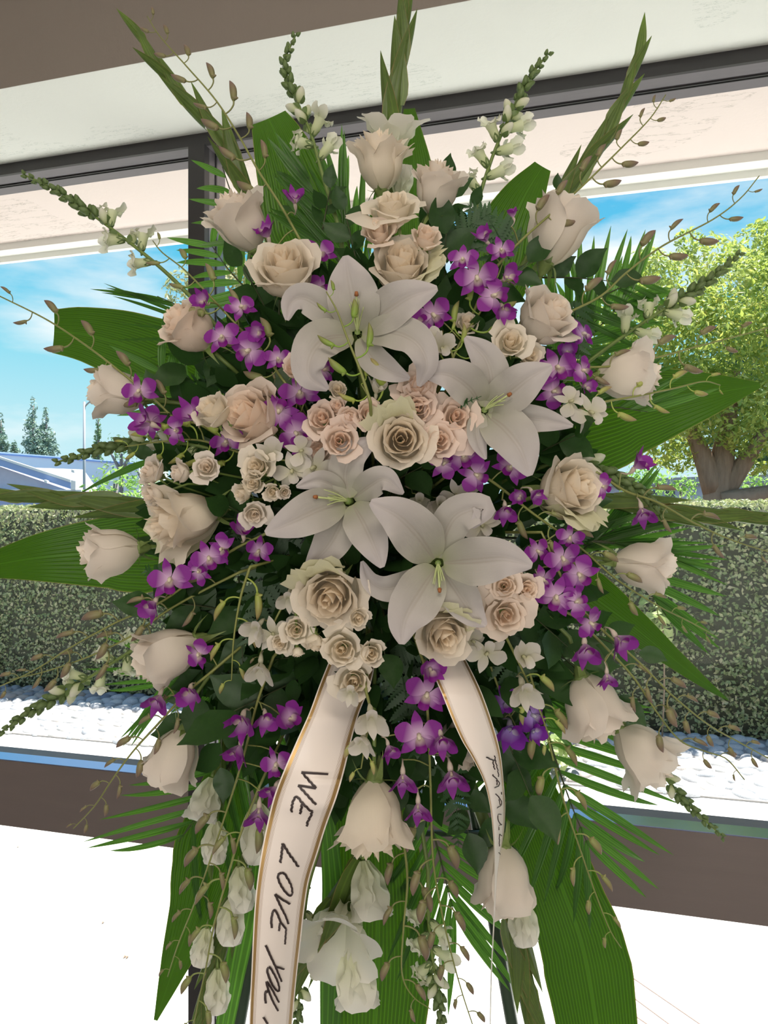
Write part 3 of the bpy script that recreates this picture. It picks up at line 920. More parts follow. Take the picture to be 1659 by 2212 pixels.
GUARDED = {(868, 950), (716, 1284), (956, 1364), (1226, 1056), (868, 582), (402, 1120)}
def rose(label, px, py, w, axis, var=0, tint=(1, 1, 1), kind='rose', lift=0.0, spin=None, group=None, d=None, hs=1.0):
    d = d if d is not None else depth_at(px, py, lift)
    meshes, H = {'rose': (ROSES[var % 4], ROSE_H[var % 4]), 'spray': (SPRAY[var % 3], SP_H[var % 3]), 'bud': (BUDR[0], 1.25)}[kind]
    sz = w * d / FOC
    org = P(px, py, d)
    ax = view_dir(*axis)
    rs = random.Random(px * 7 + py)
    spin = rs.uniform(0, 6.28) if spin is None else spin
    nm = 'rose' if kind == 'rose' else 'spray_rose' if kind == 'spray' else 'rose_bud'
    t = thing(nm, label, 'rose', org, group)
    M = place((0, 0, 0), ax, sz, spin, squash=hs)
    for me in meshes:
        obj('petal', me, t, mat=M, color=tint)
    if (px, py) in GUARDED:                       # loose greenish guard petals round the outside
        for k in range(3):
            Mg = place(-ax * 0.04 * sz, ax, sz * 1.06, spin + 0.9 + k * 2.2)
            obj('petal', ROSES[3][-1 - k], t, mat=Mg, color=(0.90, 0.93, 0.72))
    Mb = place(-ax * H * 0.5 * sz * hs, ax, sz, spin)
    obj('calyx', CALYX, t, mat=Mb)
    for k in range(5):
        M2 = place(-ax * H * 0.5 * sz * hs, ax, sz * (0.9 if kind == 'rose' else 0.85), spin + k * 1.2566 + rs.uniform(-.2, .2))
        obj('sepal', SEPAL[(k + px) % 3], t, mat=M2)
    stem_to_hub(org, ax, (H * 0.5 * hs + 0.18) * sz, 0.0032 if kind == 'rose' else 0.0017, t)
    return t

# orchids ----------------------------------------------------------
def flat_petal(L, W, ang, curve, tw, seed, name, mat, shape='round', na=5, base=0.04, cup=0.15, fwd=0.0):
    s = np.linspace(0, 1, 8)
    if shape == 'round':
        w = np.sin(PI * np.clip(s * 0.93 + 0.06, 0, 1)) ** 0.75 * (0.45 + 0.75 * s)
    else:
        w = np.sin(PI * np.clip(s * 0.97 + 0.03, 0, 1)) ** 0.8 * (1.15 - 0.45 * s)
    w = w / w.max() * W
    w[-1] = W * (0.22 if shape == 'round' else 0.04)
    rad = base + L * s
    z = fwd * s + curve * s ** 2
    pts = np.stack([rad * math.cos(ang), rad * math.sin(ang), z], 1)
    V, F, a, c = sheet_vf(pts, w, na, cup, side=(0, 0, 1), roll=tw, ripple=0.08, rip_n=2, seed=seed)
    return MB().add(V, F, a, c).mesh(name, mat)

def orchid_parts(seed, half_closed, pm, lm):
    r = np.random.RandomState(seed)
    lift = 0.55 if half_closed else 0.0
    k = 0.72 if half_closed else 1.0
    P5 = []
    for ang, L, W, sh in ((90, .50, .13, 'point'), (215, .50, .13, 'point'), (325, .50, .13, 'point'), (18, .50, .22, 'round'), (162, .50, .22, 'round')):
        P5.append((('sepal' if sh == 'point' else 'petal'), flat_petal(L * k, W, math.radians(ang + r.uniform(-8, 8)), -0.06 + r.uniform(-.06, .1), r.uniform(-.3, .3), seed + int(ang),
                   'petal', pm, sh, fwd=lift)))
    mb = MB()
    # lip: a tube opening downwards into a blade
    s = np.linspace(0, 1, 8)
    pts = np.stack([0 * s, -0.05 - 0.30 * s, 0.02 + 0.22 * s - 0.10 * s * s + lift * 0.3], 1)
    V, F, a, c = sheet_vf(pts, np.array([.05, .08, .10, .11, .12, .13, .12, .05]), 5, np.linspace(1.4, 0.2, 8), side=(0, 0, 1), ripple=0.2)
    mb.add(V, F, np.clip(a * 1.15, 0, 1), c, m=0)
    V, F = tube_vf(np.array([[0, 0.03, 0.0], [0, 0.0, 0.09], [0, -0.05, 0.14]]), [0.05, 0.05, 0.035], 6)
    mb.add(V, F, 0.0, m=0)
    # back spur and pedicel
    V, F = tube_vf(spl(np.array([[0, 0, 0.0], [0, -0.06, -0.12], [0, -0.02, -0.28], [0, 0.16, -0.45]]), 8), [0.07, 0.075, 0.06, .035, .025, .022, .02, .02], 6)
    mb.add(V, F, 0.12, m=0)
    return P5, mb.mesh('bloom', lm)
ORCH = [orchid_parts(s, s % 2 == 1, M_ORCH, M_LIP) for s in (2, 3, 4, 5)]
WORCH = [orchid_parts(s, s % 2 == 1, M_WORCH, M_WORCH) for s in (12, 13)]

def bud_mesh(seed, slim=1.0):
    r = np.random.RandomState(seed)
    mb = MB()
    ped = spl(np.array([[0, 0, 0], [0.28, 0, 0.08], [0.50, 0, 0.26], [0.56, 0, 0.46]]), 8)
    V, F = tube_vf(ped, np.linspace(0.035, 0.045, 8), 5, up=(0, 1, 0))
    mb.add(V, F, 0.0)
    s = np.linspace(0, 1, 9)
    ax = np.stack([0.56 + 0.10 * s + 0.08 * np.sin(s * 3.1), 0 * s, 0.44 + 1.0 * s], 1)
    rad = 0.165 * slim * np.array([0.45, 0.85, 1.0, 1.05, 1.05, 0.95, 0.75, 0.46, 0.08])
    V, F = tube_vf(ax, rad, 8, up=(0, 1, 0))
    mb.add(V, F, np.concatenate([np.repeat(s, 8), np.zeros(8), np.ones(8)]))
    # the chin at the bud's base
    ch = np.array([[0.60, 0, 0.56], [0.71, 0, 0.50], [0.80, 0, 0.46]])
    V, F = tube_vf(ch, [0.14 * slim, 0.085 * slim, 0.02], 6, up=(0, 1, 0))
    mb.add(V, F, 0.4)
    return mb.mesh('bud', M_BUD)
BUDS = [bud_mesh(1), bud_mesh(2, 0.8), bud_mesh(3, 1.15)]

def orchid_spray(label, pts, blooms=(), buds=(0.05, 0.6, 8), white=False, d0=None, d1=None, bud_px=38, tint=(1, 1, 1), budtint=(1, 1, 1), group=None, rad=0.0021):
    """pts: pixel polyline from the base to the tip; blooms: (px, py, width px, half-open?, roll degrees, (a, b, c)); buds: (from, to, count)
    as fractions of the stem measured from the tip."""
    pts = list(pts)
    n = len(pts)
    D = [depth_at(x, y, 0.035) for x, y in pts]
    if d0 is not None:
        D = list(np.linspace(d0, d1 if d1 is not None else d0, n))
    W = np.array([P(x, y, d) for (x, y), d in zip(pts, D)])
    S = spl(W, 40)
    org = S[0]
    t = thing('orchid_spray', label, 'orchid', org, group)
    start = HUB + (org - HUB) * 0.25
    full = np.vstack([spl(np.array([start, (start + org) / 2 + FV * 0.01, org]), 6)[:-1], S])
    V, F = tube_vf(full - org, np.concatenate([np.full(5, rad), np.linspace(rad, rad * 0.38, 40)]), 6)
    obj('stem', MB().add(V, F).mesh('stem', M_OSTEM), t)
    rs = random.Random(int(pts[0][0] * 3 + pts[-1][1]))
    T = norm(np.gradient(S, axis=0))
    f0, f1, nb = buds
    for k in range(nb):
        f = f0 + (f1 - f0) * k / max(1, nb - 1)
        i = int(round((1 - f) * 39))
        side = norm(np.cross(T[i], FV)) * (1 if k % 2 else -1)
        side = norm(side + (-FV) * rs.uniform(-0.2, 0.6))
        z = norm(T[i] * rs.uniform(0.7, 1.1) + side * 0.25 - UV * 0.18)
        sz = bud_px * (0.45 + 0.62 * min(1, f / 0.45)) * D[-1] / FOC * rs.uniform(0.85, 1.15) * 0.98
        obj('bud', BUDS[rs.randrange(3)], t, mat=place(S[i] - org, z, sz, 0, x=side), color=budtint)
    for j, b in enumerate(blooms):
        px, py, w = b[:3]
        hc = b[3] if len(b) > 3 else rs.random() < 0.4
        roll = b[4] if len(b) > 4 else rs.uniform(-60, 60)
        ax = b[5] if len(b) > 5 else (rs.uniform(-.5, .5), rs.uniform(-.4, .3), 1)
        # nearest stem depth
        dd = depth_at(px, py, 0.05) if d0 is None else d0 - 0.01
        q = P(px, py, dd)
        sz = w * dd / FOC
        parts, lip = (WORCH if white else ORCH)[(rs.randrange(2) * 2 + (1 if hc else 0)) % (2 if white else 4)]
        M = place(q - org, view_dir(*ax), sz, math.radians(roll), x=RV)
        bl_ = obj('bloom', lip, t, mat=M, color=tint)
        for nm, me in parts:
            obj(nm, me, bl_, color=tint)
        i = int(np.argmin(np.linalg.norm(S - q, axis=1)))
        z3 = M[:3, 2] / np.linalg.norm(M[:3, 2])
        p0 = q - z3 * 0.42 * sz + M[:3, 1] * 0.14
        ped = spl(np.array([S[i], (S[i] + p0) / 2 + UV * 0.004, p0]), 6) - q
        R3 = np.linalg.inv(M[:3, :3])
        V, F = tube_vf(ped, 0.0011, 5)
        obj('pedicel', MB().add((R3 @ V.T).T, F).mesh('pedicel', M_OSTEM), bl_)
    return t

# snapdragons ------------------------------------------------------
def snap_floret(seed, op=1.0):
    r = np.random.RandomState(seed)
    lobes = MB()
    s = np.linspace(0, 1, 8)
    tube = np.stack([0 * s, 0.06 * s, 0.60 * s], 1)
    V, F = tube_vf(tube, [0.06, 0.12, 0.15, 0.16, 0.16, 0.17, 0.19, 0.20], 9, up=(1, 0, 0))
    lobes.add(V[:72], F[:63], np.repeat(s * 0.5, 9))
    for ang, L, curl in ((75, .36, .1), (115, .36, .12), (220, .26, -.25), (270, .30, -.3), (320, .26, -.25)):
        a_ = math.radians(ang)
        q = np.linspace(0, 1, 6)
        rad = 0.16 + L * np.sin(q * 1.4) * op
        z = 0.58 + 0.26 * q + curl * q * q
        V, F, a, c = sheet_vf(np.stack([rad * math.cos(a_), rad * math.sin(a_), z], 1), np.array([.10, .16, .19, .19, .15, .05]), 5, 0.3, side=(math.cos(a_), math.sin(a_), .2), ripple=0.35, rip_n=2, seed=int(ang + seed))
        lobes.add(V, F, 0.5 + 0.5 * a, c)
    fl = lobes.mesh('floret', M_SNAP)
    cal = MB()
    for k in range(5):
        a_ = k * 1.2566
        q = np.linspace(0, 1, 4)
        rad = 0.06 + 0.10 * q
        V, F, a, c = sheet_vf(np.stack([rad * math.cos(a_), rad * math.sin(a_), 0.30 * q - 0.02], 1), [.07, .09, .07, .01], 3, 0.2, side=(math.cos(a_), math.sin(a_), 0))
        cal.add(V, F, a, c)
    V, F = tube_vf(np.array([[0, 0, -0.20], [0, 0, 0.02]]), [0.035, 0.07], 6, up=(1, 0, 0))
    cal.add(V, F)
    return fl, cal.mesh('calyx', M_SBUD)
SNAPF = [snap_floret(1), snap_floret(2, 0.8), snap_floret(3, 0.55)]
def snap_bud(pale):
    mb = MB()
    s = np.linspace(0, 1, 7)
    V, F = tube_vf(np.stack([0.05 * s, 0 * s, s], 1), [0.14, 0.26, 0.32, 0.31, 0.27, 0.20, 0.06], 7, up=(0, 1, 0))
    mb.add(V, F, np.concatenate([np.repeat(s, 7), np.zeros(7), np.ones(7)]), m=1 if pale else 0)
    for k in range(3):
        a_ = k * 2.1
        q = np.linspace(0, 1, 4)
        rad = 0.18 + 0.16 * np.sin(q * 2)
        V, F, a, c = sheet_vf(np.stack([rad * math.cos(a_), rad * math.sin(a_), 0.5 * q], 1), [.16, .2, .15, .02], 3, 0.2, side=(math.cos(a_), math.sin(a_), 0))
        mb.add(V, F, a, c, m=0)
    return mb.mesh('bud', [M_SBUD, M_SNAP])
SNAPB = [snap_bud(False), snap_bud(True)]

def snapdragon(label, pts, florets, n_tip=26, n_mid=6, tip_px=17, floret_px=60, d0=None, d1=None, lift=0.02, fr=(0.40, 0.62)):
    """pts from base to tip; florets: fractions from the tip where flowers sit."""
    D = [depth_at(x, y, lift) for x, y in pts]
    if d0 is not None:
        D = list(np.linspace(d0, d1, len(pts)))
    W = np.array([P(x, y, d) for (x, y), d in zip(pts, D)])
    S = spl(W, 60)
    org = S[0]
    t = thing('snapdragon', label, 'snapdragon', org)
    start = HUB + (org - HUB) * 0.3
    full = np.vstack([spl(np.array([start, org]), 4)[:-1], S])
    V, F = tube_vf(full - org, np.concatenate([np.full(3, 0.0034), np.linspace(0.0034, 0.0016, 60)]), 6)
    obj('stem', MB().add(V, F).mesh('stem', M_STEM), t)
    T, Sd, Nn = frame_vectors(S)
    dm = D[-1]
    rs = random.Random(int(pts[-1][0] + pts[-1][1]))
    def put(f, ang, size, me, sub=None, lean=1.0, name='bud'):
        i = min(59, max(0, int(round((1 - f) * 59))))
        dr = Sd[i] * math.cos(ang) + Nn[i] * math.sin(ang)
        z = norm(T[i] * lean + dr * 0.9)
        o = obj(name, me, t, mat=place(S[i] - org + dr * 0.002, z, size * dm / FOC, 0, x=UV if name == 'floret' else dr))
        if sub is not None:
            obj('calyx', sub, o)
    for k in range(n_tip):
        f = fr[0] * (k / n_tip) ** 0.9
        put(f, k * 2.4, tip_px * (0.7 + 0.75 * k / n_tip), SNAPB[0], lean=1.9 - 0.8 * k / n_tip)
    for k in range(n_mid):
        f = fr[0] + (fr[1] - fr[0]) * (k + 0.5) / n_mid
        put(f, k * 2.6 + 0.6, tip_px * 1.9, SNAPB[1], lean=1.0)
    for k, f in enumerate(florets):
        ff, ang = (f if isinstance(f, tuple) else (f, k * PI + rs.uniform(-.5, .5)))
        fl, ca = SNAPF[rs.randrange(3)]
        put(ff, ang, floret_px, fl, ca, 0.75, 'floret')
    return t

# gladioli ---------------------------------------------------------
def glad_floret(seed, op=1.0):
    r = np.random.RandomState(seed)
    out = []
    for k in range(6):
        a_ = k * PI / 3 + r.uniform(-.1, .1)
        s = np.linspace(0, 1, 16)
        inn = k % 2
        rad = 0.04 + (0.12 * s + 0.50 * s ** 2.2 * op)
        z = -0.5 + 1.0 * s - 0.18 * s ** 4 * op
        w = (0.34 if inn else 0.28) * np.sin(PI * (0.06 + 0.80 * s)) ** 0.8
        w[-1] *= 0.7
        V, F, a, c = sheet_vf(np.stack([rad * math.cos(a_), rad * math.sin(a_), z], 1), w, 11, 0.15, side=(-math.cos(a_), -math.sin(a_), .3), ripple=0.18, rip_n=3, seed=seed * 9 + k)
        out.append(MB().add(V, F, a, c).mesh('petal', M_GLAD))
    return out
GLADF = [glad_floret(1, 1.0), glad_floret(2, 0.45), glad_floret(3, 0.15)]
def bract_mesh(seed):
    s = np.linspace(0, 1, 10)
    pts = np.stack([0.035 + 0.045 * np.sin(s * 2.2), 0 * s, s], 1)
    w = 0.128 * np.array([0.75, 1, 1.05, 1.0, 0.92, 0.8, 0.64, 0.45, 0.24, 0.02])
    V, F, a, c = sheet_vf(pts, w, 7, -0.95, side=(1, 0, 0))
    return MB().add(V, F, a, c).mesh('bract', M_GBRACT)
BRACT = bract_mesh(0)
def gladiolus(label, pts, blooms=(), n_br=11, br_px=105,  rad=0.0048, d0=1.2, d1=1.2, hub=True, brange=(0.0, 0.9)):
    W = np.array([P(x, y, d) for (x, y), d in zip(pts, np.linspace(d0, d1, len(pts)))])
    S = spl(W, 50)
    org = S[0]
    t = thing('gladiolus', label, 'gladiolus', org)
    full = S
    if hub:
        start = HUB + (org - HUB) * 0.4
        full = np.vstack([spl(np.array([start, org]), 4)[:-1], S])
    V, F = tube_vf(full - org, np.concatenate([np.full(len(full) - 50, rad), np.linspace(rad, rad * 0.3, 50)]), 8)
    obj('stem', MB().add(V, F).mesh('stem', M_STEM), t)
    T, Sd, Nn = frame_vectors(S)
    for k in range(n_br):
        f = brange[0] + (brange[1] - brange[0]) * k / max(1, n_br - 1)
        i = int(f * 49)
        side = Sd[i] * (1 if k % 2 else -1) + Nn[i] * (0.75 if k % 3 else 0.15)
        g = 1.0 - 0.58 * f
        z = norm(T[i] + norm(side) * (0.03 + 0.035 * ((k * 7) % 3 == 0)))
        obj('bract', BRACT, t, mat=place(S[i] - org + norm(side) * 0.0015, z, br_px * 1.3 * g * d1 / FOC, 0, x=norm(side)))
    for b in blooms:
        px, py, w, var, ax = b
        q = P(px, py, d0 - 0.03)
        M = place(q - org, view_dir(*ax), w * d0 / FOC, random.Random(px).uniform(0, 6))
        f = MB()
        sc = 1 / (w * d0 / FOC)
        V, F = tube_vf(spl(np.array([[0, 0, -0.52], [0.0, 0, -0.60], [0, 0, -0.75]]), 4), [0.045, 0.04, 0.02, 0.01], 6, up=(1, 0, 0))
        fl = obj('floret', f.add(V, F).mesh('floret', M_STEM), t, mat=M)
        for me in GLADF[var]:
            obj('petal', me, fl)
    return t

# leaves -----------------------------------------------------------
def leaf_thing(name, label, cat, pts, widths, mat, na=13, nseg=26, cup=0.12, roll=0.0, group=None, stem=True, fold=0.0, ripple=0.0, widths_is_px=True):
    """pts: (px, py, depth) from base to tip; widths: half widths in pixels at evenly spaced stations."""
    W = PP(pts)
    S = spl(W, nseg)
    w = spl(np.array(widths, float), nseg)[:, 0]
    dep = spl(np.array([p[2] for p in pts], float), nseg)[:, 0]
    w = np.maximum(w, 0.5) * dep / FOC
    org = S[0]
    V, F, a, c = sheet_vf(S - org, w, na, cup, roll=roll, fold=fold, ripple=ripple, rip_n=3, seed=int(pts[0][0]))
    if stem:
        t = thing(name, label, cat, org, group)
        obj('blade', MB().add(V, F, a, c).mesh('blade', mat), t)
        hub = HUB + (org - HUB) * 0.3
        V, F = tube_vf(np.array([hub, (hub + org) / 2, org, S[3]]) - org, [0.003, 0.003, 0.003, 0.001], 6)
        obj('stalk', MB().add(V, F).mesh('stalk', M_STEM), t)
        return t
    o = obj(name, MB().add(V, F, a, c).mesh(name, mat), loc=org)
    return tag(o, label, cat, group)

def leaflet_mesh(seed, droop, fold=0.5):
    s = np.linspace(0, 1, 10)
    pts = np.stack([0 * s, droop * s ** 2, s * (1 - abs(droop) * 0.2 * s)], 1)
    w = 0.042 * np.array([0.35, 0.8, 1.0, 1.05, 1.0, 0.92, 0.78, 0.58, 0.34, 0.03])
    V, F, a, c = sheet_vf(pts, w, 5, 0, side=(0, 1, 0), fold=fold)
    return MB().add(V, F, a, c).mesh('leaflet', M_PALM)
LFT = [leaflet_mesh(0, -0.06), leaflet_mesh(1, -0.25), leaflet_mesh(2, 0.08, 0.3)]

def palm(label, pts, n, L, ang=(60, 25), sides=(1, -1), start=0.1, width=1.0, seed=0, group=None, droop=0.0, tilt=0.15, back=0.3, rough=0.08):
    """pts: (px, py, depth) base to tip of the rachis; L: leaflet length px at base, middle, tip; ang: degrees off the rachis at base and tip."""
    W = PP(pts)
    S = spl(W, 40)
    org = S[0]
    t = thing('palm_frond', label, 'palm frond', org, group)
    hub = HUB + (org - HUB) * back
    full = np.vstack([spl(np.array([hub, org]), 4)[:-1], S])
    V, F = tube_vf(full - org, np.concatenate([np.full(3, 0.0024), np.linspace(0.0024, 0.0007, 40)]), 5)
    obj('rachis', MB().add(V, F).mesh('rachis', M_TWIG), t)
    T, Sd, Nn = frame_vectors(S)
    r = random.Random(seed)
    dm = np.mean([p[2] for p in pts])
    LL = spl(np.array(L, float), n)[:, 0]
    for k in range(n):
        f = start + (1 - start) * (k + 0.5) / n
        i = min(39, int(f * 39))
        a = math.radians(ang[0] + (ang[1] - ang[0]) * f)
        for sd in sides:
            aa = a * (1 + r.uniform(-rough, rough))
            z = norm(T[i] * math.cos(aa) + Sd[i] * sd * math.sin(aa) + Nn[i] * r.uniform(-tilt, tilt) - UV * droop * r.uniform(.6, 1.2))
            ln = LL[k] * 1.15 * dm / FOC * r.uniform(0.92, 1.08)
            M = place(S[i] - org, z, 1, 0, x=np.cross(-FV, z))
            wsc = width * 1.6
            M[:3, 0] *= ln * wsc * (120.0 / max(60, LL[k]))
            M[:3, 1] *= ln
            M[:3, 2] *= ln
            obj('leaflet', LFT[r.randrange(3)], t, mat=M)
    return t

def pinna_mesh(seed):
    mb = MB()
    r = np.random.RandomState(seed)
    s = np.linspace(0, 1, 17)
    pts = np.stack([0 * s, -0.08 * s * s, s], 1)
    env = 0.17 * (1 - s) ** 0.7 * (0.7 + 0.5 * np.sin(s * 2.5)) + 0.01
    w = env * (1 + 0.42 * np.where(np.arange(17) % 2, 1, -1) * (1 - s * 0.5))
    V, F, a, c = sheet_vf(pts, w, 3, 0.1, side=(0, 1, 0))
    return mb.add(V, F, a, c).mesh('pinna', M_FERN)
PIN = [pinna_mesh(0), pinna_mesh(1)]
def fern(label, pts, n, L, seed=0, group=None, ang=62):
    W = PP(pts)
    S = spl(W, 30)
    org = S[0]
    t = thing('fern_frond', label, 'fern', org, group)
    V, F = tube_vf(S - org, np.linspace(0.0013, 0.0004, 30), 4)
    obj('rachis', MB().add(V, F).mesh('rachis', M_FERN), t)
    T, Sd, Nn = frame_vectors(S)
    r = random.Random(seed)
    dm = np.mean([p[2] for p in pts])
    for k in range(n):
        f = (k + 0.5) / n
        i = min(29, int(f * 29))
        ln = L * (1 - 0.75 * f ** 1.3) * dm / FOC
        for sd in (1, -1):
            a = math.radians(ang - 18 * f) * r.uniform(0.9, 1.1)
            z = norm(T[i] * math.cos(a) + Sd[i] * sd * math.sin(a) + Nn[i] * r.uniform(-.25, .15))
            obj('pinna', PIN[k % 2], t, mat=place(S[i] - org, z, ln, 0, x=np.cross(-FV, z)))
    return t

def ovate_mesh(seed, name='leaf'):
    s = np.linspace(0, 1, 10)
    r = np.random.RandomState(seed)
    bend = r.uniform(-.2, .25)
    pts = np.stack([0.08 * np.sin(s * 3), bend * s ** 2, s], 1)
    w = 0.30 * np.array([0.12, 0.6, 0.92, 1.05, 1.05, 0.95, 0.78, 0.52, 0.22, 0.01])
    V, F, a, c = sheet_vf(pts, w, 5, 0.0, side=(0, 1, 0), fold=0.16, ripple=0.08, rip_n=3, seed=seed)
    mb = MB().add(V, F, a, c)
    return mb.mesh(name, M_SALAL)
OV = [ovate_mesh(s) for s in range(4)]
def sprig(label, px, py, d, dirv, n, L, seed, group):
    org = P(px, py, d)
    t = thing('greenery_sprig', label, 'greenery', org, group)
    ax = view_dir(*dirv)
    r = random.Random(seed)
    ln = L * 2.0 * d / FOC
    pts = spl(np.array([org - ax * ln * 0.5, org, org + ax * ln * 0.55 + A3(0, 0, -0.005)]), 12)
    V, F = tube_vf(pts - org, np.linspace(0.0016, 0.0006, 12), 5)
    obj('stem', MB().add(V, F).mesh('stem', M_TWIG), t)
    T, Sd, Nn = frame_vectors(pts)
    for k in range(n):
        i = int(2 + 9 * k / max(1, n - 1))
        sd = Sd[i] * (1 if k % 2 else -1)
        z = norm(T[i] * 0.7 + sd * 0.8 + Nn[i] * r.uniform(-.5, .5))
        z = norm(T[i] + sd * 0.1) if k == n - 1 else z
        obj('leaf', OV[r.randrange(4)], t, mat=place(pts[i] - org, z, L * d / FOC * r.uniform(.8, 1.15), 0, x=np.cross(norm(-FV + Nn[i] * r.uniform(-.6, .6) + A3(0, 0, r.uniform(0, .5))), z)))
    return t
# ------------------------------------------------------------------ the easel, the foam block and the packed greenery
E_BASE = P(812, HZ, 1.40)
easel = thing('easel', 'tall green wire easel that carries the funeral spray, mostly hidden by leaves', 'easel', (E_BASE[0], E_BASE[1], 0))
oE = A3(E_BASE[0], E_BASE[1], 0)
M_EASEL = simple('dark_green_easel_paint', (0.03, 0.06, 0.035), 0.4)
def flat_leg(p, q, w=0.011, nm='leg'):
    p, q = np.asarray(p), np.asarray(q)
    V, F = tube_vf(np.array([p, q]) - oE, w, 8)
    obj(nm, MB().add(V, F).mesh(nm, M_EASEL), easel)
top = P(812, 620, 1.42)
for sx in (-1, 1):
    flat_leg(top + RV * 0.01 * sx, oE + RV * 0.42 * sx - FV * 0.06)
flat_leg(top + FV * 0.02, oE + FV * 0.55)
flat_leg(P(560, 1440, 1.385), P(1064, 1440, 1.385), 0.008, 'shelf_bar')
flat_leg(P(560, 1800, 1.37), P(1064, 1800, 1.37), 0.006, 'cross_bar')
fo = P(812, 1150, 1.33)
bv = bpy.data.meshes.new('floral_foam')
V, F = box_vf(-0.13, 0.13, -0.035, 0.05, -0.235, 0.235)
foam = obj('floral_foam', MB().add(V, F).mesh('floral_foam', M_FOAM, False), loc=fo)
foam.rotation_euler = (0, 0, TH)
tag(foam, 'dark green wet foam block behind the flowers that holds every stem', 'foam block')
b_ = foam.modifiers.new('edge', 'BEVEL'); b_.width = 0.01; b_.segments = 2

r_ = np.random.RandomState(77)
mb = MB()
tv, tf, ta, tcx = sheet_vf(np.stack([0 * np.linspace(0, 1, 6), 0.15 * np.linspace(0, 1, 6) ** 2, np.linspace(0, 1, 6)], 1), 0.27 * np.array([.2, .9, 1.05, .85, .5, .03]), 3, 0, side=(0, 1, 0), fold=0.15)
k = 0
while k < 1500:
    x, y = r_.uniform(330, 1300), r_.uniform(520, 1800)
    e = ((x - 812) / 430) ** 2 + ((y - 1150) / 560) ** 2
    if e > 1 or r_.rand() < e * 0.35:
        continue
    d = depth_at(x, y) + r_.uniform(0.07, 0.22)
    q = P(x, y, d)
    out_ = norm((q - HUB) + r_.normal(0, 0.10, 3) - FV * r_.uniform(-0.02, 0.15))
    M = place(q, out_, r_.uniform(60, 105) * d / FOC, 0, x=np.cross(-FV + r_.normal(0, .5, 3), out_))
    mb.add((M[:3, :3] @ tv.T).T + M[:3, 3] - fo, tf, ta, tcx)
    k += 1
pk = obj('packed_foliage', mb.mesh('packed_foliage', M_SALAL), loc=fo)
tag(pk, 'dense dark green leaves packed between the flowers around the foam', 'foliage', kind='stuff')

# ------------------------------------------------------------------ large ribbed leaves
LT = 'large_leaf'
leaf_thing(LT, 'large ribbed green leaf with a squared folded tip, upper left against the blue sky', 'leaf', [(540, 880, 1.33), (430, 822, 1.34), (300, 757, 1.35), (190, 724, 1.36), (117, 716, 1.37)], [60, 84, 90, 78, 62, 46], M_BIG, cup=0.10, roll=0.12)
leaf_thing(LT, 'large bright green leaf running off the left edge behind a white rose', 'leaf', [(450, 1185, 1.31), (330, 1190, 1.33), (200, 1195, 1.34), (80, 1205, 1.34), (-25, 1222, 1.36)], [66, 88, 92, 90, 78, 26], M_BIG, cup=0.10, roll=-0.1)
leaf_thing(LT, 'broad glossy green leaf with a pointed tip, right side before the shade tree', 'leaf', [(1180, 935, 1.30), (1300, 905, 1.33), (1430, 872, 1.34), (1550, 848, 1.34), (1642, 832, 1.36)], [90, 112, 122, 118, 96, 6], M_BIG, cup=0.06)
leaf_thing(LT, 'drooping blue-sheened green leaf with a thin tip at the lower right before the hedge', 'leaf', [(1240, 1260, 1.28), (1350, 1340, 1.30), (1450, 1420, 1.31), (1520, 1475, 1.31), (1572, 1512, 1.32)], [50, 58, 56, 44, 26, 2], M_BIG, cup=0.15, roll=0.5)
leaf_thing(LT, 'rounded ribbed green leaf with a brown edge behind the upper left palm leaflets', 'leaf', [(700, 640, 1.30), (665, 500, 1.33), (628, 380, 1.34), (600, 300, 1.35), (580, 256, 1.37)], [60, 88, 96, 92, 74, 40], M_BIG, cup=0.05)
leaf_thing(LT, 'green leaf edge rising behind the topmost white rose, right of the gladiolus', 'leaf', [(900, 560, 1.29), (898, 440, 1.31), (893, 340, 1.32), (884, 235, 1.34)], [46, 60, 58, 46, 12], M_BIG, cup=0.12)
leaf_thing(LT, 'translucent green leaf behind the ferny greens at the upper right', 'leaf', [(1070, 640, 1.29), (1095, 520, 1.31), (1130, 430, 1.32), (1172, 360, 1.34)], [56, 84, 84, 66, 20], M_BIG, cup=0.06)
leaf_thing(LT, 'longest ribbed green leaf hanging to the lower right of the white ribbons', 'leaf', [(1090, 1600, 1.26), (1150, 1750, 1.28), (1215, 1920, 1.29), (1262, 2060, 1.29), (1300, 2290, 1.30)], [56, 84, 92, 94, 90, 80], M_BIG, cup=0.12, roll=-0.1)
leaf_thing(LT, 'straight ribbed green leaf hanging at the bottom centre behind the white gladiolus flowers', 'leaf', [(800, 1700, 1.27), (815, 1880, 1.29), (815, 2080, 1.30), (805, 2300, 1.31)], [80, 108, 118, 118, 100], M_BIG, cup=0.10)
leaf_thing(LT, 'light green hanging leaf cut to a slanted tip at the lower left', 'leaf', [(500, 1640, 1.26), (460, 1800, 1.28), (420, 1960, 1.29), (372, 2100, 1.30), (336, 2204, 1.31)], [40, 68, 76, 72, 54, 4], M_BIG, cup=0.10, roll=0.1)
leaf_thing(LT, 'narrow dark strap leaf hanging beside the left edge of the WE LOVE YOU ribbon', 'leaf', [(560, 1760, 1.22), (540, 1930, 1.23), (510, 2080, 1.24), (478, 2260, 1.25)], [16, 24, 26, 24, 18], M_PALM, na=5)
leaf_thing(LT, 'dark strap leaf hanging right of the WE LOVE YOU ribbon', 'leaf', [(700, 1720, 1.22), (715, 1850, 1.23), (722, 1990, 1.24), (712, 2240, 1.25)], [14, 24, 30, 28, 20], M_PALM, na=5)
leaf_thing(LT, 'pale narrow blade curving out past the left roses over the hedge top', 'leaf', [(340, 990, 1.2), (285, 1010, 1.22), (220, 1040, 1.23), (172, 1066, 1.24)], [4, 8, 8, 6, 1], M_PALM, na=3)

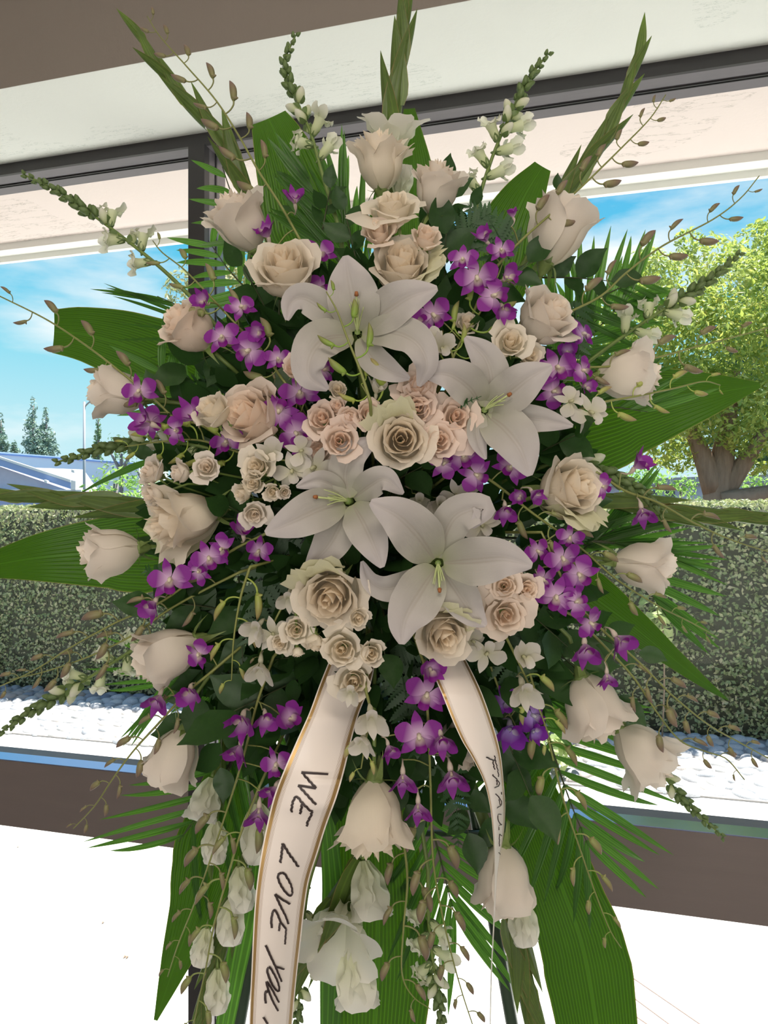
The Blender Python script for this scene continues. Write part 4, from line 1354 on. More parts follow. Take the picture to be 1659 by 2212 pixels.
# ------------------------------------------------------------------ palm fronds
palm('palm frond with upright dark leaflets before the rounded brown-edged leaf, top left', [(760, 640, 1.24), (722, 540, 1.26), (690, 450, 1.27), (660, 370, 1.28)], 9, [170, 170, 120], (48, 14), (-1,), 0.05, 1.15, 1)
palm('palm frond with bright narrow upright leaflets left of the topmost rose', [(790, 640, 1.25), (765, 560, 1.26), (745, 500, 1.27), (735, 430, 1.28)], 7, [250, 240, 160], (26, 6), (1, -1), 0.05, 0.85, 2)
palm('palm frond with bright criss-cross leaflets beside the dark window mullion', [(640, 720, 1.24), (570, 660, 1.26), (500, 590, 1.27), (450, 520, 1.28)], 11, [150, 150, 90], (66, 40), (1, -1), 0.05, 0.8, 3)
palm('palm frond with thin curling leaflets reaching into the blue sky on the left', [(520, 760, 1.22), (450, 720, 1.24), (390, 665, 1.25), (340, 640, 1.26)], 8, [210, 220, 150], (35, 12), (-1,), 0.1, 0.42, 4)
palm('palm frond with short stiff leaflets poking left of the cream rose by the mullion', [(600, 560, 1.23), (545, 500, 1.24), (505, 430, 1.25), (480, 360, 1.26)], 5, [110, 110, 80], (62, 45), (-1,), 0.2, 0.8, 5)
palm('palm frond with upright bluish leaflets in the sky right of the upper right rose', [(1140, 740, 1.23), (1210, 690, 1.25), (1300, 640, 1.26), (1390, 600, 1.27)], 11, [190, 180, 110], (64, 40), (1, -1), 0.1, 0.72, 6)
palm('palm frond fanned over the shade tree right of the big upper right roses', [(1180, 830, 1.22), (1240, 770, 1.24), (1300, 700, 1.26), (1360, 640, 1.27)], 8, [190, 170, 130], (-38, -20), (1, -1), 0.05, 1.1, 7)
palm('palm frond of level leaflets behind the right orchids at mid height', [(1190, 800, 1.22), (1245, 740, 1.24), (1290, 690, 1.26)], 6, [200, 190, 150], (58, 50), (-1,), 0.0, 1.0, 8)
palm('dark palm frond lying over the broad glossy right leaf', [(1200, 850, 1.22), (1260, 880, 1.24), (1330, 880, 1.25), (1400, 890, 1.25)], 9, [230, 220, 150], (44, 26), (-1,), 0.0, 1.0, 9)
palm('bright palm frond of level leaflets above the right hedge top', [(1240, 1200, 1.21), (1300, 1160, 1.22), (1350, 1130, 1.23)], 6, [220, 200, 150], (-12, -25), (1, -1), 0.0, 0.9, 10)
palm('dark drooping palm frond before the drooping blue-sheened leaf', [(1200, 1150, 1.20), (1290, 1190, 1.22), (1370, 1240, 1.23), (1440, 1330, 1.24)], 10, [190, 230, 160], (46, 10), (-1,), 0.1, 0.95, 11)
palm('palm frond with long fine leaflets sweeping right over the hedge', [(1300, 1170, 1.20), (1370, 1180, 1.22), (1430, 1200, 1.23)], 6, [180, 200, 160], (8, 3), (1, -1), 0.0, 0.6, 12)
palm('clean palm frond fanned across the brown window rail at the lower right', [(1165, 1530, 1.22), (1200, 1640, 1.23), (1235, 1740, 1.24), (1272, 1830, 1.25)], 10, [220, 260, 180], (62, 20), (1, -1), 0.0, 0.95, 13, droop=0.0, tilt=0.05)
palm('palm frond fanned across the brown window rail at the lower left', [(515, 1615, 1.22), (478, 1680, 1.23), (432, 1752, 1.24), (386, 1818, 1.25)], 6, [230, 260, 215], (-46, -34), (-1,), 0.12, 0.75, 14, tilt=0.03, rough=0.03)
palm('palm frond whose dark leaflets hang straight down at the lower left', [(530, 1560, 1.21), (500, 1650, 1.22), (460, 1730, 1.23), (400, 1800, 1.24)], 6, [260, 290, 260], (26, 40), (-1,), 0.0, 0.85, 15, tilt=0.05)
palm('palm frond hanging bright leaflets below the rail at the bottom centre', [(925, 1760, 1.24), (950, 1850, 1.26), (970, 1930, 1.27), (985, 1985, 1.28)], 8, [250, 260, 260], (44, 14), (1, -1), 0.0, 0.95, 16, tilt=0.05)
palm('palm frond with narrow leaflets pointing left over the sunny cobbles', [(440, 1440, 1.21), (400, 1450, 1.22), (350, 1480, 1.23)], 6, [190, 200, 150], (30, 20), (1, -1), 0.0, 0.6, 17)
palm('palm frond of dark leaflets over the squared folded leaf at the left', [(440, 900, 1.24), (380, 850, 1.26), (340, 790, 1.27)], 5, [150, 140, 120], (50, 30), (1, -1), 0.0, 0.9, 18)
palm('dark palm leaflets behind the lower left orchids', [(520, 1380, 1.22), (500, 1460, 1.23), (470, 1560, 1.24)], 6, [230, 240, 220], (40, 20), (1, -1), 0.0, 0.9, 19)
palm('sparse bright leaflets before the cobbles at the right', [(1120, 1480, 1.22), (1160, 1500, 1.23), (1220, 1520, 1.24)], 5, [230, 250, 200], (20, 10), (1, -1), 0.0, 0.9, 20)

# ------------------------------------------------------------------ gladioli
gladiolus('green gladiolus spike pointing up to the left corner over the white soffit', [(560, 470), (505, 350), (430, 250), (350, 150), (286, 55)], (), 9, 160, d0=1.24, d1=1.27)
gladiolus('tall green gladiolus spike rising from the top centre with a ruffled white floret', [(848, 380), (852, 260), (862, 150), (872, 50), (880, -30)], [(848, 300, 118, 0, (0.05, 0.92, 0.35)), (868, 392, 70, 2, (0.1, 0.9, 0.4))], 8, 190, d0=1.22, d1=1.24, rad=0.006, brange=(0.12, 0.92))
gladiolus('green gladiolus spike leaning right against the window head', [(1170, 500), (1235, 400), (1300, 300), (1355, 190), (1388, 78)], (), 9, 160, d0=1.24, d1=1.27)
gladiolus('green gladiolus spike lying level off the left edge', [(400, 1095), (300, 1090), (180, 1083), (60, 1072), (-60, 1065)], (), 7, 190, d0=1.22, d1=1.24)
gladiolus('green gladiolus spike lying level off the right edge', [(1260, 1075), (1380, 1095), (1500, 1108), (1620, 1118), (1720, 1128)], (), 8, 180, d0=1.22, d1=1.24)
gladiolus('thick green gladiolus stem hanging below the white rose at the lower right', [(1085, 1880), (1105, 1990), (1130, 2090), (1160, 2260)], [(1128, 1990, 95, 2, (0.15, -0.95, 0.2))], 8, 210, d0=1.20, d1=1.20, rad=0.010)
gladiolus('gladiolus stem with three ruffled white flowers at the bottom centre', [(780, 1850), (740, 1920), (690, 2010), (630, 2120), (590, 2240)], [(732, 2005, 165, 0, (-0.2, -0.45, 0.9)), (795, 1925, 120, 1, (0.15, -0.93, 0.3)), (768, 2110, 125, 1, (0.1, -0.95, 0.25))], 8, 230, d0=1.19, d1=1.18, rad=0.008)
gladiolus('gladiolus stem with closed cream florets hanging left of the WE LOVE YOU ribbon', [(530, 1850), (505, 1940), (470, 2060), (420, 2240)], [(500, 1990, 90, 2, (0, -1, 0.15)), (440, 2045, 75, 2, (-0.15, -1, 0.1)), (468, 2140, 85, 2, (0, -1, 0.15)), (520, 1920, 90, 2, (0.1, -1, 0.1))], 9, 170, d0=1.19, d1=1.19, rad=0.007)
gladiolus('bluish-white gladiolus floret spike over the rail at the lower left', [(480, 1600), (470, 1680), (462, 1780), (455, 1860)], [(442, 1730, 95, 1, (-0.2, -0.8, 0.4)), (465, 1820, 85, 2, (0.0, -1, 0.2)), (560, 1800, 120, 2, (0.1, -1, 0.2))], 3, 120, d0=1.20, d1=1.20, rad=0.004)

# ------------------------------------------------------------------ snapdragons
snapdragon('snapdragon spike pointing to the upper left past the pale soffit', [(440, 670), (360, 590), (275, 520), (180, 450), (110, 405), (52, 378)], [.46, .55, .62, .70], 30, 3, 17, 58, d0=1.20, d1=1.24)
snapdragon('snapdragon spike with a dark curled tip before the rounded top left leaf', [(735, 500), (700, 390), (672, 290), (640, 215), (615, 140), (638, 76)], [.52, .58, .64], 22, 5, 17, 62, d0=1.20, d1=1.22, fr=(.34, .50))
snapdragon('snapdragon spike standing right of the two top roses', [(1015, 500), (1040, 410), (1075, 310), (1120, 215), (1150, 160), (1184, 116)], [.45, .52, .58, .66, .72, .80], 22, 6, 17, 62, d0=1.20, d1=1.22, fr=(.32, .5))
snapdragon('snapdragon spike leaning right before the shade tree', [(1240, 805), (1320, 745), (1400, 690), (1480, 640), (1545, 595), (1597, 548)], [.48, .56, .64, .70], 26, 5, 18, 60, d0=1.20, d1=1.23, fr=(.38, .5))
snapdragon('dark-tipped snapdragon spike pointing left over the distant roofs', [(500, 985), (420, 962), (340, 955), (260, 962), (190, 978), (125, 998)], [.66, .8], 28, 8, 20, 52, d0=1.18, d1=1.21, fr=(.50, .75))
snapdragon('snapdragon spike pointing to the lower left over the sunny cobbles', [(390, 1350), (310, 1390), (230, 1440), (150, 1490), (70, 1535), (2, 1582)], [.50, .58, .64, .72, .80], 26, 5, 18, 58, d0=1.19, d1=1.22, fr=(.36, .5))
snapdragon('small snapdragon spike hanging to the lower right over the blue rail edge', [(1385, 1620), (1430, 1670), (1470, 1720), (1515, 1765), (1562, 1808)], [.86], 24, 4, 15, 45, d0=1.20, d1=1.22, fr=(.6, .8))
snapdragon('plump green snapdragon spike bent over the level right gladiolus', [(1230, 985), (1290, 1012), (1340, 1038), (1390, 1065), (1430, 1108)], [], 30, 4, 22, 45, d0=1.14, d1=1.15, fr=(.75, .98))
snapdragon('snapdragon spike hanging at the bottom centre right of the straight leaf', [(925, 1880), (925, 1960), (932, 2050), (945, 2140), (960, 2260)], [.48, .56, .64, .72, .80], 20, 5, 17, 62, d0=1.21, d1=1.22, fr=(.34, .45))
snapdragon('snapdragon hanging half hidden along the right edge of the WE LOVE YOU ribbon', [(690, 1830), (665, 1920), (655, 2010), (650, 2100), (640, 2230)], [.28, .40, .52, .64, .76], 8, 2, 17, 55, d0=1.18, d1=1.18, fr=(.15, .25))

# ------------------------------------------------------------------ orchid sprays
orchid_spray('purple orchid spray arching to the top left beside the gladiolus spike', [(660, 540), (610, 450), (560, 372), (515, 292), (465, 215), (400, 140), (345, 78), (318, 35)],
    [(637, 440, 62, True, 20, (0, .6, .6)), (690, 548, 74, False, 30, (.2, .2, 1)), (690, 625, 60, False, 100, (.2, -.2, 1)), (580, 512, 70, True, -30, (-.3, .6, .6))], (0.02, 0.74, 14), d0=1.12, d1=1.20)
orchid_spray('orchid spray of small buds crossing the upper right rose towards the window head', [(1060, 590), (1120, 525), (1190, 462), (1262, 398), (1350, 312), (1405, 255), (1438, 205)],
    [(1050, 522, 60, True, 80, (-.4, .5, .6)), (1082, 540, 60, False, 10), (1108, 470, 40, True, 80, (-.2, .9, .4))], (0.02, 0.75, 14), d0=1.08, d1=1.17)
orchid_spray('longest orchid spray on the right, its thin tip bluish against the sky', [(1180, 700), (1235, 672), (1300, 638), (1352, 590), (1430, 532), (1540, 474), (1600, 428), (1640, 380)],
    [(1258, 722, 70, False, 20, (.6, .2, .8)), (1225, 760, 55, True, 0)], (0.08, 0.85, 12), d0=1.12, d1=1.18, tint=(.9, .9, 1))
orchid_spray('orchid spray with mauve buds crossing the broad glossy right leaf top', [(1170, 830), (1245, 798), (1330, 790), (1420, 772), (1500, 750), (1600, 724), (1690, 700)],
    [(1203, 795, 92, False, 15, (.1, .2, 1)), (1195, 845, 75, False, 120, (.1, -.3, 1)), (1258, 800, 62, False, 60, (.4, 0, .8)), (1262, 832, 50, True, 0, (.3, -.3, .8))], (0.08, 0.8, 9), d0=1.10, d1=1.15)
orchid_spray('white orchid spray with greenish buds over the broad glossy right leaf', [(1215, 900), (1290, 872), (1380, 855), (1460, 838), (1520, 824), (1556, 832)],
    [(1275, 892, 88, False, 30, (.2, .1, 1)), (1232, 868, 72, False, 80, (.1, .2, 1))], (0.0, 0.8, 8), white=True, d0=1.08, d1=1.12, bud_px=36, budtint=(1.6, 1.9, 1.1))
orchid_spray('purple orchid spray running to the right from between the two lower lilies', [(1000, 1000), (1070, 1045), (1150, 1108), (1250, 1180), (1330, 1250), (1420, 1308), (1480, 1338), (1540, 1370)],
    [(1000, 985, 84, False, 20), (1028, 1025, 78, False, 70), (1102, 1010, 76, False, -40, (.1, .3, 1)), (1090, 1095, 66, True, 170, (0, -.7, .6)), (1148, 1062, 56, True, 120, (.5, -.5, .5)), (958, 1003, 66, False, 140), (1125, 1070, 50, True, 20)],
    (0.02, 0.78, 15), d0=1.02, d1=1.14, budtint=(1.1, 1.25, 1))
orchid_spray('deep purple orchid spray cascading before the hedge to the far lower right', [(1170, 1150), (1230, 1280), (1290, 1350), (1380, 1430), (1450, 1500), (1530, 1565), (1600, 1605), (1690, 1655)],
    [(1215, 1205, 80, False, 20), (1252, 1240, 84, False, 60), (1200, 1290, 92, False, -30), (1245, 1300, 70, False, 110), (1172, 1250, 66, False, 10), (1262, 1392, 84, True, 170, (0, -.7, .6)), (1330, 1375, 84, True, 190, (.4, -.6, .6)), (1310, 1455, 60, True, 180, (0, -.9, .3)), (1275, 1345, 70, False, 60), (1232, 1160, 60, False, 0), (1160, 1190, 60, False, 30)],
    (0.02, 0.5, 13), d0=1.05, d1=1.13)
orchid_spray('orchid spray leaving the deep purple cluster and forking low over the right cobbles', [(1240, 1330), (1310, 1400), (1370, 1465), (1420, 1540), (1470, 1600), (1530, 1625), (1570, 1640), (1608, 1684)],
    (), (0.05, 0.8, 9), d0=1.09, d1=1.14, bud_px=34)
orchid_spray('orchid spray with mauve buds passing over the level right gladiolus', [(1290, 1020), (1350, 1060), (1420, 1085), (1500, 1130), (1590, 1170), (1690, 1200)],
    [(1385, 1098, 72, True, 190, (.1, -.8, .4)), (1370, 1010, 74, True, 20, (.5, .5, .5)), (1300, 1050, 56, False, 60)], (0.1, 0.75, 6), d0=1.08, d1=1.12)
orchid_spray('orchid spray of pale buds hanging down before the brown rail at the lower right', [(1140, 1440), (1180, 1580), (1215, 1720), (1255, 1840), (1290, 1940), (1318, 2010), (1342, 2048)],
    (), (0.08, 0.95, 13), d0=1.12, d1=1.17, bud_px=46, budtint=(1.2, 1.35, 1))
orchid_spray('purple orchid spray hanging centrally between the two white ribbons', [(915, 1430), (925, 1560), (930, 1700), (935, 1850), (950, 1950), (975, 2060), (1000, 2150), (1030, 2240)],
    [(928, 1445, 76, True, 0), (922, 1500, 96, False, -20, (0, .1, 1)), (905, 1590, 100, False, 10, (0, .1, 1)), (952, 1590, 80, True, 180, (.1, -.6, .7)), (973, 1665, 92, True, 180, (.1, -.7, .6)), (903, 1735, 78, True, 180, (0, -.8, .5)), (870, 1672, 80, True, 180, (0, -.8, .5)), (838, 1610, 60, True, 150, (.3, -.6, .5))],
    (0.03, 0.62, 13), d0=1.03, d1=1.13, bud_px=46)
orchid_spray('orchid spray arching off the left edge over the squared folded leaf', [(430, 915), (380, 905), (330, 860), (250, 795), (180, 742), (100, 690), (0, 640), (-60, 610)],
    [(302, 845, 78, False, 10, (-.2, 0, 1)), (325, 912, 70, False, 60)], (0.02, 0.85, 11), d0=1.10, d1=1.16)
orchid_spray('greenish-budded orchid spray with two purple flowers at the left beside the peach rose', [(560, 992), (480, 965), (420, 950), (340, 955), (270, 965)],
    [(325, 915, 80, True, 60, (-.6, .3, .6)), (420, 905, 84, True, 40, (-.2, .5, .7)), (490, 955, 74, False, 10), (380, 930, 60, False, 90)], (0.02, 0.9, 11), d0=1.06, d1=1.12, bud_px=44, budtint=(1.5, 2.0, 0.9))
orchid_spray('purple orchid spray sweeping to the left over the hedge below the bright leaf', [(580, 1150), (500, 1190), (420, 1250), (340, 1305), (250, 1345), (150, 1400), (70, 1450), (-40, 1500)],
    [(368, 1252, 92, False, 10, (0, .1, 1)), (335, 1302, 74, True, 200, (-.3, -.5, .7)), (452, 1205, 78, False, 30), (480, 1185, 70, False, 70), (525, 1155, 70, True, 30, (.1, .7, .6)), (560, 1190, 64, False, 0), (430, 1235, 60, False, 120)],
    (0.02, 0.62, 11), d0=1.05, d1=1.15, bud_px=44)
orchid_spray('slender orchid spray just below the sweeping one at the left', [(520, 1235), (440, 1275), (360, 1320), (290, 1370), (200, 1415), (100, 1450), (20, 1468)],
    (), (0.1, 0.9, 9), d0=1.08, d1=1.15, bud_px=44)
orchid_spray('branching orchid spray over the brown rail at the lower left', [(470, 1440), (400, 1500), (345, 1560), (290, 1620), (245, 1680), (205, 1740), (158, 1790)],
    [(345, 1502, 76, True, 170, (-.2, -.6, .6)), (412, 1490, 74, True, 200, (0, -.4, .8)), (430, 1412, 70, False, 60)], (0.02, 0.8, 13), d0=1.08, d1=1.15, bud_px=36)
orchid_spray('pale purple orchid spray hanging left of the WE LOVE YOU ribbon', [(590, 1420), (555, 1520), (530, 1620), (500, 1720), (460, 1840), (425, 1940), (385, 2040), (362, 2110)],
    [(525, 1550, 90, True, 190, (-.1, -.4, .8)), (520, 1610, 82, True, 200, (-.3, -.7, .5)), (572, 1545, 70, True, 160, (.2, -.4, .8)), (560, 1745, 84, True, 180, (0, -.8, .5)), (598, 1650, 74, False, 20), (628, 1555, 82, True, 60, (0, .5, .8)), (595, 1700, 66, True, 190, (-.4, -.5, .6))],
    (0.02, 0.55, 11), d0=1.06, d1=1.16, bud_px=44)
orchid_spray('second budded orchid spray hanging to the bottom edge at the lower left', [(560, 1700), (520, 1800), (490, 1900), (462, 2000), (445, 2090), (425, 2180), (410, 2260)],
    (), (0.1, 0.9, 10), d0=1.11, d1=1.14, bud_px=48, budtint=(1.1, 1.3, 1))
orchid_spray('purple orchid spray from the lily towards the upper left snapdragon', [(625, 840), (570, 765), (500, 690), (440, 625), (395, 580), (350, 545), (330, 520)],
    [(480, 728, 78, False, 20, (-.1, .1, 1)), (538, 758, 84, False, -50), (520, 665, 72, False, 40, (.3, .4, .8)), (443, 652, 58, True, 20), (560, 718, 58, True, 70), (600, 775, 60, False, 10)], (0.05, 0.9, 10), d0=1.05, d1=1.14, bud_px=44, budtint=(1.1, 1.3, 1))
orchid_spray('thin green orchid spray of buds standing across the topmost lily', [(800, 868), (778, 800), (752, 735), (728, 672), (705, 630)],
    (), (0.05, 0.75, 6), d0=0.93, d1=0.93, bud_px=44, budtint=(1.0, 1.6, 0.6))
orchid_spray('green-budded orchid spray right of the topmost lily', [(965, 800), (1000, 730), (1040, 670), (1070, 610), (1085, 570)],
    [(1030, 600, 92, False, 10), (1065, 640, 84, False, 70), (1090, 600, 66, True, 60, (.4, 0, .8)), (935, 680, 84, False, 30), (905, 700, 66, False, 120), (1000, 560, 66, False, 0), (1085, 665, 60, True, 170, (.2, -.6, .6))], (0.15, 0.95, 8), d0=1.04, d1=1.09, bud_px=48, budtint=(1.1, 1.6, 0.7))
orchid_spray('small purple orchid cluster left of the pink spray roses', [(700, 950), (660, 900), (620, 870), (590, 830)],
    [(648, 848, 88, False, 10, (0, .1, 1)), (603, 890, 82, False, 150, (-.1, 0, 1)), (640, 935, 84, False, 60), (660, 965, 66, False, 0), (700, 800, 56, False, 90)], (0.0, 0.2, 2), d0=1.04, d1=1.06)
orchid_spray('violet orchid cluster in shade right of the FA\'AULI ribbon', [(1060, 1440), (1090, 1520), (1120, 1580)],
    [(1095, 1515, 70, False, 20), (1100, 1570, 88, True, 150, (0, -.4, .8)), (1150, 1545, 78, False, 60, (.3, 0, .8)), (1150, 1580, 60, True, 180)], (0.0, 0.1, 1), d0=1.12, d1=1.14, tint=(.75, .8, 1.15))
orchid_spray('white orchid spray below the peach rose, left of the left lily', [(760, 1010), (690, 1000), (620, 995), (560, 990)],
    [(588, 988, 84, True, 60, (0, .3, .9)), (632, 1018, 84, False, 20), (680, 1012, 96, False, -20), (650, 975, 70, False, 80)], (0.0, 0.1, 1), white=True, d0=1.02, d1=1.03)
orchid_spray('shaded white orchid spray just above the lowest lily', [(1060, 1090), (1000, 1075), (940, 1075), (890, 1065)],
    [(905, 1075, 74, True, 180, (0, -.5, .8)), (950, 1082, 80, True, 180, (0, -.5, .8)), (985, 1070, 70, False, 20), (1042, 1135, 80, False, 40), (1015, 1065, 60, False, 70)], (0.0, 0.1, 1), white=True, d0=1.06, d1=1.07)
orchid_spray('white orchid spray hanging at the lower left by the small spray roses', [(640, 1260), (610, 1310), (580, 1370), (560, 1420)],
    [(625, 1285, 70, True, 180, (0, -.5, .8)), (560, 1350, 80, True, 160, (-.3, -.4, .8)), (590, 1370, 76, False, 20), (563, 1432, 84, True, 180, (0, -.7, .6)), (648, 1330, 78, False, 50)], (0.0, 0.1, 1), white=True, d0=1.04, d1=1.05)
orchid_spray('white orchid spray hanging over the top right edge of the WE LOVE YOU ribbon', [(790, 1490), (800, 1540), (790, 1600), (780, 1660)],
    [(800, 1540, 96, True, 180, (.1, -.4, .8)), (785, 1590, 80, True, 200, (-.1, -.5, .7)), (760, 1490, 66, True, 170)], (0.0, 0.35, 3), white=True, d0=0.98, d1=1.0, bud_px=50, budtint=(1.7, 2.0, 1.2))
orchid_spray('white orchid spray right of the FA\'AULI ribbon top', [(1090, 1370), (1120, 1430), (1160, 1520), (1190, 1600)],
    [(1050, 1410, 90, False, 170, (.1, -.2, 1)), (1020, 1385, 66, False, 40), (1130, 1420, 84, True, 20, (.1, .3, .9)), (1128, 1480, 96, True, 180, (.1, -.5, .8))], (0.0, 0.6, 4), white=True, d0=1.05, d1=1.09, bud_px=50, budtint=(1.5, 1.9, 1.1))
orchid_spray('white orchid flowers with green buds right of the topmost lily', [(985, 800), (975, 760), (965, 720)],
    [(955, 755, 74, True, 20, (0, .2, 1)), (940, 735, 60, False, 80)], (0.0, 0.5, 3), white=True, d0=1.03, d1=1.03, bud_px=48, budtint=(1.3, 1.8, 0.8))
orchid_spray('yellow-green orchid buds above the pink spray rose cluster', [(830, 900), (805, 870), (780, 830)],
    [(812, 850, 60, True, 20, (.2, .8, .5))], (0.0, 0.6, 3), white=True, d0=0.99, d1=0.98, bud_px=56, budtint=(1.6, 2.1, 0.9))
orchid_spray('orchid spray of hanging buds right of the bottom white rose', [(870, 1800), (880, 1900), (872, 2000), (868, 2100), (890, 2150), (930, 2180)],
    (), (0.1, 0.9, 7), d0=1.10, d1=1.12, bud_px=46)
orchid_spray('orchid spray of buds crossing the left white-rose column', [(540, 1225), (520, 1290), (505, 1380), (500, 1470)],
    (), (0.0, 0.9, 6), d0=1.03, d1=1.06, bud_px=52, budtint=(1.4, 1.7, 0.9))

# ------------------------------------------------------------------ ferns and dark glossy leaves
MARKS = [('topmost lily', 772, 718), ('right lily', 1046, 886), ('left lily', 752, 1082), ('largest lily', 946, 1216), ('topmost rose', 823, 352), ('upper left mullion rose', 520, 482),
         ('upper right crossed rose', 1205, 500), ('pale upper right rose', 1176, 690), ('left blush rose', 410, 712), ('far left rose with a purple orchid', 256, 850), ('peach rose', 548, 902), ('central cream rose', 868, 950),
         ('right cream rose', 1226, 1056), ('ragged left rose', 402, 1120), ('big lower centre rose', 716, 1284), ('right edge rose', 1388, 1220), ('lower left rose', 362, 1412), ('hanging rose pair', 1330, 1570),
         ('rail-side left rose', 376, 1636), ('ragged hanging rose', 808, 1762), ('rose behind the narrow ribbon', 1088, 1896), ('wide ribbon', 690, 1600), ('narrow ribbon', 1030, 1560), ('lower left spray roses', 640, 1380), ('pink spray roses', 750, 930)]
SEEN = set()
def between(what, x, y):
    m = sorted(MARKS, key=lambda q: math.hypot(q[1] - x, q[2] - y))
    for a_, b_ in ((0, 1), (0, 2), (1, 2), (0, 3), (1, 3), (2, 3), (0, 4), (1, 4), (2, 4), (0, 5), (1, 5)):
        s_ = '%s between the %s and the %s' % (what, m[a_][0], m[b_][0])
        if s_ not in SEEN and len(s_.split()) <= 16:
            SEEN.add(s_)
            return s_
    return what + ' tucked between the flowers'
for i, (pts, L) in enumerate((
    ([(640, 1160, 1.12), (590, 1240, 1.11), (555, 1320, 1.10), (530, 1400, 1.10)], 95),
    ([(560, 1150, 1.14), (520, 1200, 1.13), (470, 1240, 1.13)], 60),
    ([(640, 1200, 1.13), (600, 1200, 1.12), (540, 1190, 1.12)], 60),
    ([(640, 1280, 1.12), (620, 1340, 1.10), (610, 1400, 1.10)], 60),
    ([(860, 1420, 1.10), (875, 1490, 1.09), (885, 1570, 1.09), (895, 1640, 1.10)], 75),
    ([(850, 1380, 1.11), (880, 1400, 1.09), (930, 1420, 1.08)], 50),
    ([(960, 560, 1.16), (1000, 500, 1.15), (1060, 460, 1.15)], 75),
    ([(1100, 560, 1.16), (1060, 480, 1.15), (1010, 440, 1.16)], 70),
    ([(1180, 1210, 1.14), (1230, 1160, 1.13), (1290, 1130, 1.13)], 60),
    ([(1190, 1300, 1.13), (1220, 1230, 1.13), (1260, 1190, 1.13)], 60),
    ([(1080, 1400, 1.12), (1120, 1480, 1.12), (1140, 1560, 1.12), (1150, 1610, 1.13)], 65),
    ([(1060, 1360, 1.13), (1140, 1380, 1.13), (1220, 1400, 1.14)], 65),
    ([(430, 1240, 1.16), (370, 1250, 1.15), (310, 1230, 1.16)], 55),
    ([(560, 1430, 1.12), (520, 1470, 1.12), (450, 1500, 1.13)], 60),
    ([(760, 1560, 1.12), (770, 1640, 1.12), (760, 1720, 1.13)], 60),
    ([(980, 880, 1.05), (1010, 868, 0.96), (1040, 856, 0.95)], 24),
    ([(700, 1180, 1.12), (670, 1220, 1.10), (650, 1260, 1.10)], 50),
    ([(1240, 650, 1.2), (1250, 760, 1.18), (1230, 840, 1.17)], 50),
    ([(560, 880, 1.2), (480, 830, 1.2), (400, 820, 1.2)], 55),
    ([(960, 1640, 1.12), (985, 1740, 1.13), (990, 1830, 1.14)], 55))):
    fern(between('dark fern frond', pts[1][0], pts[1][1]), pts, 12, L, i, 'fern fronds between the flowers')
SAL = ((600, 740, 130, (0, -1, .3)), (660, 700, 110, (-.3, -.8, .3)), (960, 610, 120, (0, .9, .4)), (945, 680, 110, (.2, -.6, .6)), (440, 1310, 120, (-.8, .2, .4)), (520, 1330, 110, (.1, -.9, .3)),
       (450, 1400, 110, (-.2, -.9, .3)), (620, 1480, 150, (-.7, -.2, .6)), (850, 1040, 110, (.5, .3, .6)), (1100, 1610, 120, (.3, -.7, .4)), (1085, 1710, 110, (0, -.9, .3)), (480, 760, 100, (-.7, -.3, .4)),
       (400, 870, 110, (-.7, .2, .3)), (380, 1000, 60, (-.7, .4, .2)), (560, 640, 90, (-.3, .6, .4)), (1060, 620, 110, (.6, .4, .3)), (1240, 600, 90, (.7, -.1, .3)), (1205, 450, 50, (0, .9, .2)), (1005, 490, 60, (.3, .7, .4)),
       (705, 450, 55, (.2, .9, .3)), (760, 520, 80, (-.2, .9, .3)), (1180, 970, 110, (.3, .2, .6)), (1150, 1330, 110, (.5, -.4, .4)), (640, 1420, 90, (-.5, .1, .5)), (760, 1240, 90, (-.2, .5, .5)), (820, 1330, 100, (.1, -.6, .5)),
       (880, 1100, 90, (.2, -.3, .7)), (1110, 1240, 90, (.4, .2, .5)), (540, 1120, 90, (-.3, .3, .6)), (650, 1060, 90, (-.2, .4, .6)), (850, 820, 100, (.2, -.4, .6)), (1000, 780, 90, (.1, .4, .6)), (620, 960, 80, (-.3, -.4, .5)),
       (1180, 890, 80, (.3, .1, .5)), (430, 1500, 110, (-.3, -.8, .3)), (480, 1560, 100, (0, -1, .2)), (1240, 1440, 110, (.6, -.5, .3)), (1300, 1380, 90, (.7, -.2, .2)), (700, 1560, 90, (0, -.8, .3)), (860, 1640, 100, (.2, -.9, .2)),
       (1000, 1700, 100, (.1, -.9, .2)), (960, 460, 80, (.1, .8, .4)))
for i, (x, y, L, dv) in enumerate(SAL):
    sprig(between('glossy leaf sprig', x, y), x, y, depth_at(x, y) + 0.085, dv, 5, L * 0.8, i, 'glossy greenery sprigs between the flowers')

